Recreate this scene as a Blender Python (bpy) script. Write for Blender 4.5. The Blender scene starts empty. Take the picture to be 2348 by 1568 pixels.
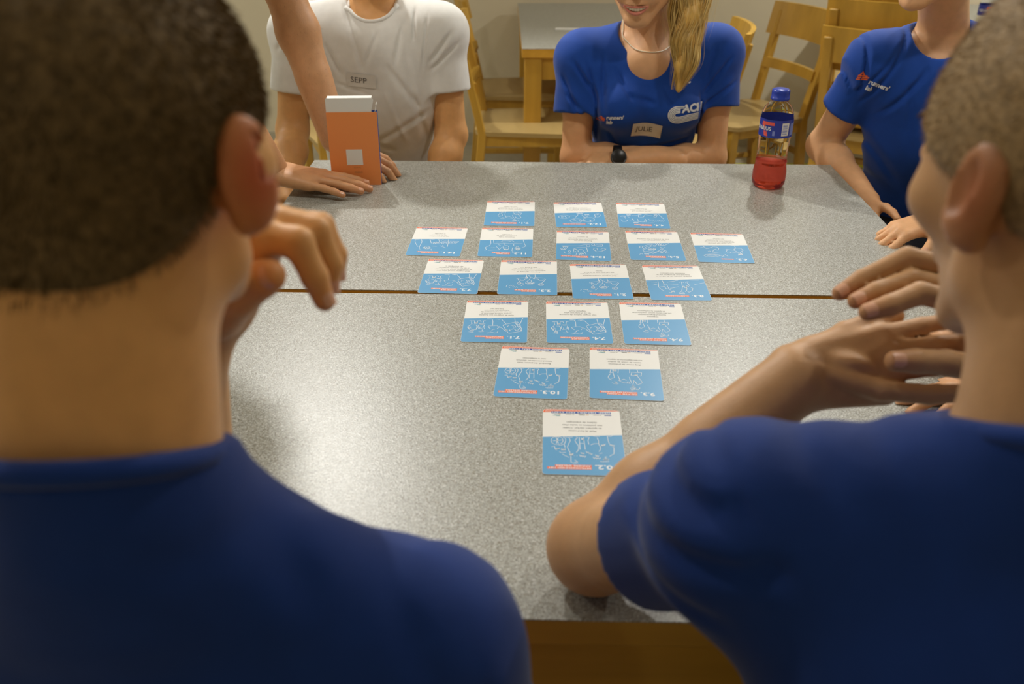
import bpy, bmesh, math, random
import numpy as np
from mathutils import Vector, Matrix, Euler
from mathutils.bvhtree import BVHTree

random.seed(7); RNG = np.random.default_rng(7)
C = bpy.context.scene.collection
sc = bpy.context.scene
TAB = 0.75                      # table height
CAMZ = TAB + 0.674
F_PX, PITCH, ROLL = 2053.05, 0.49976, 0.00281

# ------------------------------------------------------------ camera, world, lights, exposure
cam_d = bpy.data.cameras.new('camera'); cam = bpy.data.objects.new('camera', cam_d); C.objects.link(cam)
cam_d.sensor_width = 36.0; cam_d.lens = F_PX * 36.0 / 2348
cam_d.clip_start = 0.02
cam.location = (0, 0, CAMZ)
cam.rotation_euler = (Matrix.Rotation(math.pi / 2 - PITCH, 4, 'X') @ Matrix.Rotation(ROLL, 4, 'Z')).to_euler()
cam_d.dof.use_dof = True; cam_d.dof.focus_distance = 1.62; cam_d.dof.aperture_fstop = 4.6
sc.camera = cam

w = bpy.data.worlds.new('world'); sc.world = w; w.use_nodes = True
w.node_tree.nodes['Background'].inputs[0].default_value = (0.75, 0.78, 0.85, 1)
w.node_tree.nodes['Background'].inputs[1].default_value = 0.25

vs = sc.view_settings
vs.view_transform = 'Standard'; vs.look = 'None'; vs.gamma = 1; vs.use_curve_mapping = False
vs.exposure = -0.48

# ceiling lamps: x, y, watts (fixtures are built further down)
LAMPS = [(-0.84, 3.36, 290), (1.05, 3.57, 200), (2.9, 3.57, 62), (-2.7, 3.57, 34),
         (-0.84, 1.35, 13), (1.05, 1.35, 11), (-2.7, 1.2, 21), (2.9, 1.2, 8),
         (-0.84, -1.2, 4), (1.05, -1.2, 1.2)]
AIM = {0: (0.15, 1.25, 0.75), 1: (0.25, 1.1, 0.75)}      # the two lamps over the far side are tilted spots
CEIL = 2.74
for i, (x, y, p) in enumerate(LAMPS):
    if i in AIM:
        l = bpy.data.lights.new('lamp_light', 'SPOT'); l.spot_size = math.radians(135); l.spot_blend = 0.8; l.shadow_soft_size = 0.05
    else:
        l = bpy.data.lights.new('lamp_light', 'AREA'); l.shape = 'DISK'; l.size = 0.11
    l.energy = p; l.color = (1.0, 0.96, 0.88) if y < 3 else (1.0, 0.98, 0.93)
    o = bpy.data.objects.new('lamp_light', l); o.location = (x, y, CEIL - 0.04); C.objects.link(o)
    if i in AIM: o.rotation_euler = (Vector(AIM[i]) - o.location).to_track_quat('-Z', 'Y').to_euler()

# ------------------------------------------------------------ helpers
def srgb(*c):
    return tuple(((v / 255) / 12.92 if v / 255 <= 0.04045 else ((v / 255 + 0.055) / 1.055) ** 2.4) for v in c) + (1,)

def aty(px, py, D):
    x, y = px - 1174, py - 784
    c, s = math.cos(ROLL), math.sin(ROLL); xr = c * x + s * y; yr = -s * x + c * y
    fy = F_PX * math.cos(PITCH) - yr * math.sin(PITCH); dz = -F_PX * math.sin(PITCH) - yr * math.cos(PITCH)
    t = D / fy
    return np.array([xr * t, D, CAMZ + dz * t])

MATS = {}
def mat(name, col, rough=0.5, spec=0.5, noise=0.0, nscale=20, bump=0.0, bscale=200, sss=0.0, metallic=0.0, stretch=None, sheen=0.0, attr=False, trans=0.0, ior=1.45, alpha=1.0):
    if name in MATS: return MATS[name]
    m = bpy.data.materials.new(name); m.use_nodes = True; MATS[name] = m
    nt = m.node_tree; b = nt.nodes['Principled BSDF']; L = nt.links.new
    b.inputs['Roughness'].default_value = rough; b.inputs['Specular IOR Level'].default_value = spec
    b.inputs['Metallic'].default_value = metallic
    b.inputs['Base Color'].default_value = col
    if sss: b.inputs['Subsurface Weight'].default_value = sss; b.inputs['Subsurface Radius'].default_value = (1.0, 0.35, 0.2); b.inputs['Subsurface Scale'].default_value = 0.008
    if sheen: b.inputs['Sheen Weight'].default_value = sheen; b.inputs['Sheen Roughness'].default_value = 0.5
    if trans: b.inputs['Transmission Weight'].default_value = trans; b.inputs['IOR'].default_value = ior
    if alpha < 1: b.inputs['Alpha'].default_value = alpha
    tc = nt.nodes.new('ShaderNodeTexCoord'); mp = nt.nodes.new('ShaderNodeMapping'); L(tc.outputs['Object'], mp.inputs[0])
    if stretch: mp.inputs['Scale'].default_value = stretch
    out = None
    if noise:
        n = nt.nodes.new('ShaderNodeTexNoise'); n.inputs['Scale'].default_value = nscale; n.inputs['Detail'].default_value = 4
        L(mp.outputs[0], n.inputs['Vector'])
        r = nt.nodes.new('ShaderNodeMapRange'); r.inputs['From Min'].default_value = 0.3; r.inputs['From Max'].default_value = 0.7
        r.inputs['To Min'].default_value = 1 - noise; r.inputs['To Max'].default_value = 1 + noise
        L(n.outputs['Fac'], r.inputs['Value'])
        mx = nt.nodes.new('ShaderNodeVectorMath'); mx.operation = 'SCALE'; mx.inputs[0].default_value = col[:3]
        L(r.outputs[0], mx.inputs['Scale']); out = mx.outputs[0]
    if attr:
        a = nt.nodes.new('ShaderNodeAttribute'); a.attribute_name = 'tint'
        mx2 = nt.nodes.new('ShaderNodeVectorMath'); mx2.operation = 'MULTIPLY'
        if out: L(out, mx2.inputs[0])
        else: mx2.inputs[0].default_value = col[:3]
        L(a.outputs['Vector'], mx2.inputs[1]); out = mx2.outputs[0]
    if out: L(out, b.inputs['Base Color'])
    if bump:
        n2 = nt.nodes.new('ShaderNodeTexNoise'); n2.inputs['Scale'].default_value = bscale; n2.inputs['Detail'].default_value = 3
        L(mp.outputs[0], n2.inputs['Vector'])
        bp = nt.nodes.new('ShaderNodeBump'); bp.inputs['Strength'].default_value = bump; bp.inputs['Distance'].default_value = 0.001
        L(n2.outputs['Fac'], bp.inputs['Height']); L(bp.outputs[0], b.inputs['Normal'])
    return m

def put(o, label=None, cat=None, group=None, kind=None):
    if label: o['label'] = label
    if cat: o['category'] = cat
    if group: o['group'] = group
    if kind: o['kind'] = kind
    return o

def thing(name, label, cat, loc=(0, 0, 0), rz=0, group=None):
    o = bpy.data.objects.new(name, None); C.objects.link(o); o.location = loc; o.rotation_euler = (0, 0, rz)
    o.empty_display_size = 0.05
    return put(o, label, cat, group)

def raw(name, V, Fc, m, parent=None, smooth=False, local=False, tint=None):
    """link verts/faces as one mesh object. World coordinates unless local; parents are unrotated for world verts."""
    V = np.asarray(V, dtype=np.float32).reshape(-1, 3)
    if parent is not None and not local:
        org = np.array(parent.location if parent.parent is None else parent.parent.location, dtype=np.float32)
        V = V - org
    me = bpy.data.meshes.new(name)
    if isinstance(Fc, np.ndarray):
        k = Fc.shape[1]
        me.vertices.add(len(V)); me.vertices.foreach_set('co', V.ravel())
        me.loops.add(Fc.size); me.loops.foreach_set('vertex_index', Fc.ravel().astype(np.int32))
        me.polygons.add(len(Fc)); me.polygons.foreach_set('loop_start', (np.arange(len(Fc)) * k).astype(np.int32))
        me.update(calc_edges=True)
    else:
        me.from_pydata(V.tolist(), [], Fc); me.update()
    if smooth: me.polygons.foreach_set('use_smooth', np.ones(len(me.polygons), dtype=bool))
    if tint is not None:
        a = me.color_attributes.new('tint', 'FLOAT_COLOR', 'POINT')
        a.data.foreach_set('color', np.hstack([tint, np.ones((len(tint), 1))]).astype(np.float32).ravel())
    if m is not None: me.materials.append(m)
    me.validate()
    o = bpy.data.objects.new(name, me); C.objects.link(o)
    if parent is not None: o.parent = parent
    return o

class MB:
    """collects shapes in local coordinates, then links them as ONE mesh object"""
    def __init__(self): self.v = []; self.f = []
    def add(self, V, Fc):
        b = len(self.v); self.v += [tuple(p) for p in V]; self.f += [tuple(i + b for i in q) for q in Fc]; return self
    def box(self, c, s, R=None, bev=0.0):
        hx, hy, hz = s[0] / 2, s[1] / 2, s[2] / 2
        if bev <= 0:
            P = [(x, y, z) for x in (-hx, hx) for y in (-hy, hy) for z in (-hz, hz)]
            Fc = [(0, 1, 3, 2), (4, 6, 7, 5), (0, 4, 5, 1), (2, 3, 7, 6), (0, 2, 6, 4), (1, 5, 7, 3)]
        else:
            bm = bmesh.new(); bmesh.ops.create_cube(bm, size=1)
            for v in bm.verts: v.co = Vector((v.co.x * 2 * hx, v.co.y * 2 * hy, v.co.z * 2 * hz))
            bmesh.ops.bevel(bm, geom=list(bm.edges), offset=bev, segments=2, affect='EDGES', profile=0.5)
            bm.verts.index_update(); P = [tuple(v.co) for v in bm.verts]; Fc = [tuple(v.index for v in f.verts) for f in bm.faces]; bm.free()
        M = (R or Matrix.Identity(3))
        return self.add([tuple(Vector(c) + M @ Vector(p)) for p in P], Fc)
    def bar(self, a, b, wdt, thk, up=(0, 0, 1), bev=0.004):
        a, b = Vector(a), Vector(b); d = (b - a); L = d.length; d.normalize(); u = Vector(up)
        s = d.cross(u)
        if s.length < 1e-4: s = d.cross(Vector((0, 1, 0)))
        s.normalize(); n = s.cross(d)
        R = Matrix((s, d, n)).transposed()
        return self.box((a + b) / 2, (wdt, L, thk), R, bev)
    def tube(self, pts, r, n=8, closed=False, caps=True):
        pts = [Vector(p) for p in pts]; N = len(pts); rr = r if isinstance(r, (list, tuple)) else [r] * N
        V = []; Fc = []; up = None
        for i, p in enumerate(pts):
            if closed: t = pts[(i + 1) % N] - pts[i - 1]
            else: t = pts[min(i + 1, N - 1)] - pts[max(i - 1, 0)]
            t.normalize()
            if up is None: up = t.orthogonal().normalized()
            up = (up - t * up.dot(t)).normalized(); s = t.cross(up)
            for k in range(n):
                a = 2 * math.pi * k / n; V.append(p + (up * math.cos(a) + s * math.sin(a)) * rr[i])
        M = N if closed else N - 1
        for i in range(M):
            for k in range(n):
                a = i * n + k; b = i * n + (k + 1) % n; c = ((i + 1) % N) * n
                Fc.append((a, b, c + (k + 1) % n, c + k))
        if caps and not closed: Fc.append(tuple(range(n))[::-1]); Fc.append(tuple((N - 1) * n + k for k in range(n)))
        return self.add(V, Fc)
    def lathe(self, prof, n=32, c=(0, 0, 0), cap=True):
        V = []; Fc = []
        for (r, z) in prof:
            for k in range(n):
                a = 2 * math.pi * k / n; V.append((c[0] + r * math.cos(a), c[1] + r * math.sin(a), c[2] + z))
        for i in range(len(prof) - 1):
            for k in range(n): Fc.append((i * n + k, i * n + (k + 1) % n, (i + 1) * n + (k + 1) % n, (i + 1) * n + k))
        if cap: Fc.append(tuple(range(n))[::-1]); Fc.append(tuple((len(prof) - 1) * n + k for k in range(n)))
        return self.add(V, Fc)
    def prism(self, poly, z0, z1):
        n = len(poly); V = [(x, y, z0) for x, y in poly] + [(x, y, z1) for x, y in poly]
        Fc = [tuple(range(n))[::-1], tuple(range(n, 2 * n))] + [(i, (i + 1) % n, n + (i + 1) % n, n + i) for i in range(n)]
        return self.add(V, Fc)
    def build(self, name, m, parent=None, smooth=False, world=False):
        return raw(name, np.array(self.v), self.f, m, parent, smooth, local=not world)

def copy_tree(o, parent=None):
    c = o.copy(); C.objects.link(c)
    if parent: c.parent = parent
    for ch in list(o.children): copy_tree(ch, c)
    return c

_txt = {}
def text_vf(s, bold=0.0, size=1.0):
    """flat lettering as verts (normalised: x from 0, cap height 1) and faces"""
    key = (s, bold)
    if key not in _txt:
        cu = bpy.data.curves.new('t', 'FONT'); cu.body = s; cu.resolution_u = 2; cu.offset = bold
        o = bpy.data.objects.new('t', cu); C.objects.link(o)
        dg = bpy.context.evaluated_depsgraph_get(); dg.update()
        me = bpy.data.meshes.new_from_object(o.evaluated_get(dg))
        V = np.array([v.co[:] for v in me.vertices]).reshape(-1, 3); Fc = [tuple(p.vertices) for p in me.polygons]
        bpy.data.objects.remove(o); bpy.data.curves.remove(cu); bpy.data.meshes.remove(me)
        V[:, 0] -= V[:, 0].min(); V /= 0.73
        _txt[key] = (V, Fc)
    V, Fc = _txt[key]; return V.copy() * size, Fc

# ------------------------------------------------------------ signed-distance bodies, polygonised with surface nets
def smin(a, b, k):
    if k <= 0: return np.minimum(a, b)
    h = np.clip(0.5 + 0.5 * (b - a) / k, 0, 1); return b + (a - b) * h - k * h * (1 - h)

class SDF:
    def __init__(s, lo, hi, h):
        s.lo = np.array(lo, float); s.h = h; s.n = np.ceil((np.array(hi, float) - s.lo) / h).astype(int) + 1
        s.ax = [(s.lo[i] + np.arange(s.n[i]) * h).astype(np.float32) for i in range(3)]
        s.d = np.full(tuple(s.n), 0.5, np.float32)
    def sub(s, blo, bhi):
        a = np.clip(np.floor((np.array(blo) - s.lo) / s.h).astype(int), 0, s.n); b = np.clip(np.ceil((np.array(bhi) - s.lo) / s.h).astype(int) + 1, 0, s.n)
        if np.any(b <= a): return None
        sl = tuple(slice(a[i], b[i]) for i in range(3))
        return sl, s.ax[0][sl[0]][:, None, None], s.ax[1][sl[1]][None, :, None], s.ax[2][sl[2]][None, None, :]
    def _op(s, v, sl, k, mode):
        if mode == 'add': s.d[sl] = smin(s.d[sl], v, k)
        else: s.d[sl] = -smin(-s.d[sl], v, k)
    def cap(s, a, b, ra, rb=None, k=0.01, flat=None, mode='add'):
        rb = ra if rb is None else rb; a = np.array(a, float); b = np.array(b, float); m = max(ra, rb) + k + 3 * s.h
        q = s.sub(np.minimum(a, b) - m, np.maximum(a, b) + m)
        if q is None: return s
        sl, X, Y, Z = q; px, py, pz = X - a[0], Y - a[1], Z - a[2]; ab = b - a; n = None
        if flat is not None:
            n = np.array(flat[0], float); n /= np.linalg.norm(n); f = 1 / flat[1] - 1
            w = (px * n[0] + py * n[1] + pz * n[2]) * f; px, py, pz = px + n[0] * w, py + n[1] * w, pz + n[2] * w
            ab = ab + n * (ab @ n) * f
        t = np.clip((px * ab[0] + py * ab[1] + pz * ab[2]) / max(ab @ ab, 1e-9), 0, 1)
        v = np.sqrt((px - t * ab[0]) ** 2 + (py - t * ab[1]) ** 2 + (pz - t * ab[2]) ** 2) - (ra + (rb - ra) * t)
        if flat is not None: v = v * (0.5 + 0.5 * flat[1])
        s._op(v.astype(np.float32), sl, k, mode); return s
    def chain(s, pts, rs, k=0.01, mode='add'):
        for i in range(len(pts) - 1): s.cap(pts[i], pts[i + 1], rs[i], rs[i + 1], k, mode=mode)
        return s
    def ell(s, c, r, k=0.01, R=None, mode='add'):
        c = np.array(c, float); r = np.array(r, float); m = r.max() + k + 3 * s.h; q = s.sub(c - m, c + m)
        if q is None: return s
        sl, X, Y, Z = q; px, py, pz = X - c[0], Y - c[1], Z - c[2]
        if R is not None: px, py, pz = [px * R[0, i] + py * R[1, i] + pz * R[2, i] for i in range(3)]
        k0 = np.sqrt((px / r[0]) ** 2 + (py / r[1]) ** 2 + (pz / r[2]) ** 2); k1 = np.sqrt((px / r[0] ** 2) ** 2 + (py / r[1] ** 2) ** 2 + (pz / r[2] ** 2) ** 2) + 1e-6
        s._op((k0 * (k0 - 1) / k1).astype(np.float32), sl, k, mode); return s
    def plane(s, p, n, k=0.003, blo=None, bhi=None):
        """remove what lies on the +n side of the plane (inside the given box)"""
        q = s.sub(s.lo if blo is None else blo, s.lo + s.n * s.h if bhi is None else bhi); n = np.array(n, float); n /= np.linalg.norm(n)
        if q is None: return s
        sl, X, Y, Z = q; v = (X - p[0]) * n[0] + (Y - p[1]) * n[1] + (Z - p[2]) * n[2]
        s.d[sl] = -smin(-s.d[sl], -v.astype(np.float32), k); return s
    def warp(s, fn, band=0.03):
        I = np.nonzero(np.abs(s.d) < band); x, y, z = s.ax[0][I[0]], s.ax[1][I[1]], s.ax[2][I[2]]
        s.d[I] += fn(x, y, z).astype(np.float32); return s
    def mesh(s):
        d = s.d
        for i in range(3):
            for e in (0, -1):
                sl = [slice(None)] * 3; sl[i] = e; d[tuple(sl)] = np.maximum(d[tuple(sl)], 1e-4)
        cn = s.n - 1; ids = []; pos = []; quads = []
        for ax in range(3):
            lo = [slice(None)] * 3; hi = [slice(None)] * 3; lo[ax] = slice(0, -1); hi[ax] = slice(1, None)
            A, B = d[tuple(lo)], d[tuple(hi)]; I = np.nonzero((A < 0) != (B < 0))
            a, b = A[I], B[I]; t = a / (a - b); P = np.stack(I, 1).astype(np.float64); P[:, ax] += t
            o1, o2 = [i for i in range(3) if i != ax]; base = np.stack(I, 1); cells = []
            for (u, v) in ((0, 0), (-1, 0), (-1, -1), (0, -1)):
                c = base.copy(); c[:, o1] += u; c[:, o2] += v
                cells.append((c[:, 0] * cn[1] + c[:, 1]) * cn[2] + c[:, 2]); ids.append(cells[-1]); pos.append(P)
            Q = np.stack(cells, 1); flip = (a < 0) if ax != 1 else (a >= 0)
            Q[flip] = Q[flip][:, ::-1]; quads.append(Q)
        ids = np.concatenate(ids); pos = np.concatenate(pos); Q = np.concatenate(quads)
        u, inv = np.unique(ids, return_inverse=True); cnt = np.bincount(inv)
        V = np.stack([np.bincount(inv, pos[:, i]) / cnt for i in range(3)], 1)
        return V * s.h + s.lo, np.searchsorted(u, Q)[:, ::-1].astype(np.int32)
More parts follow.
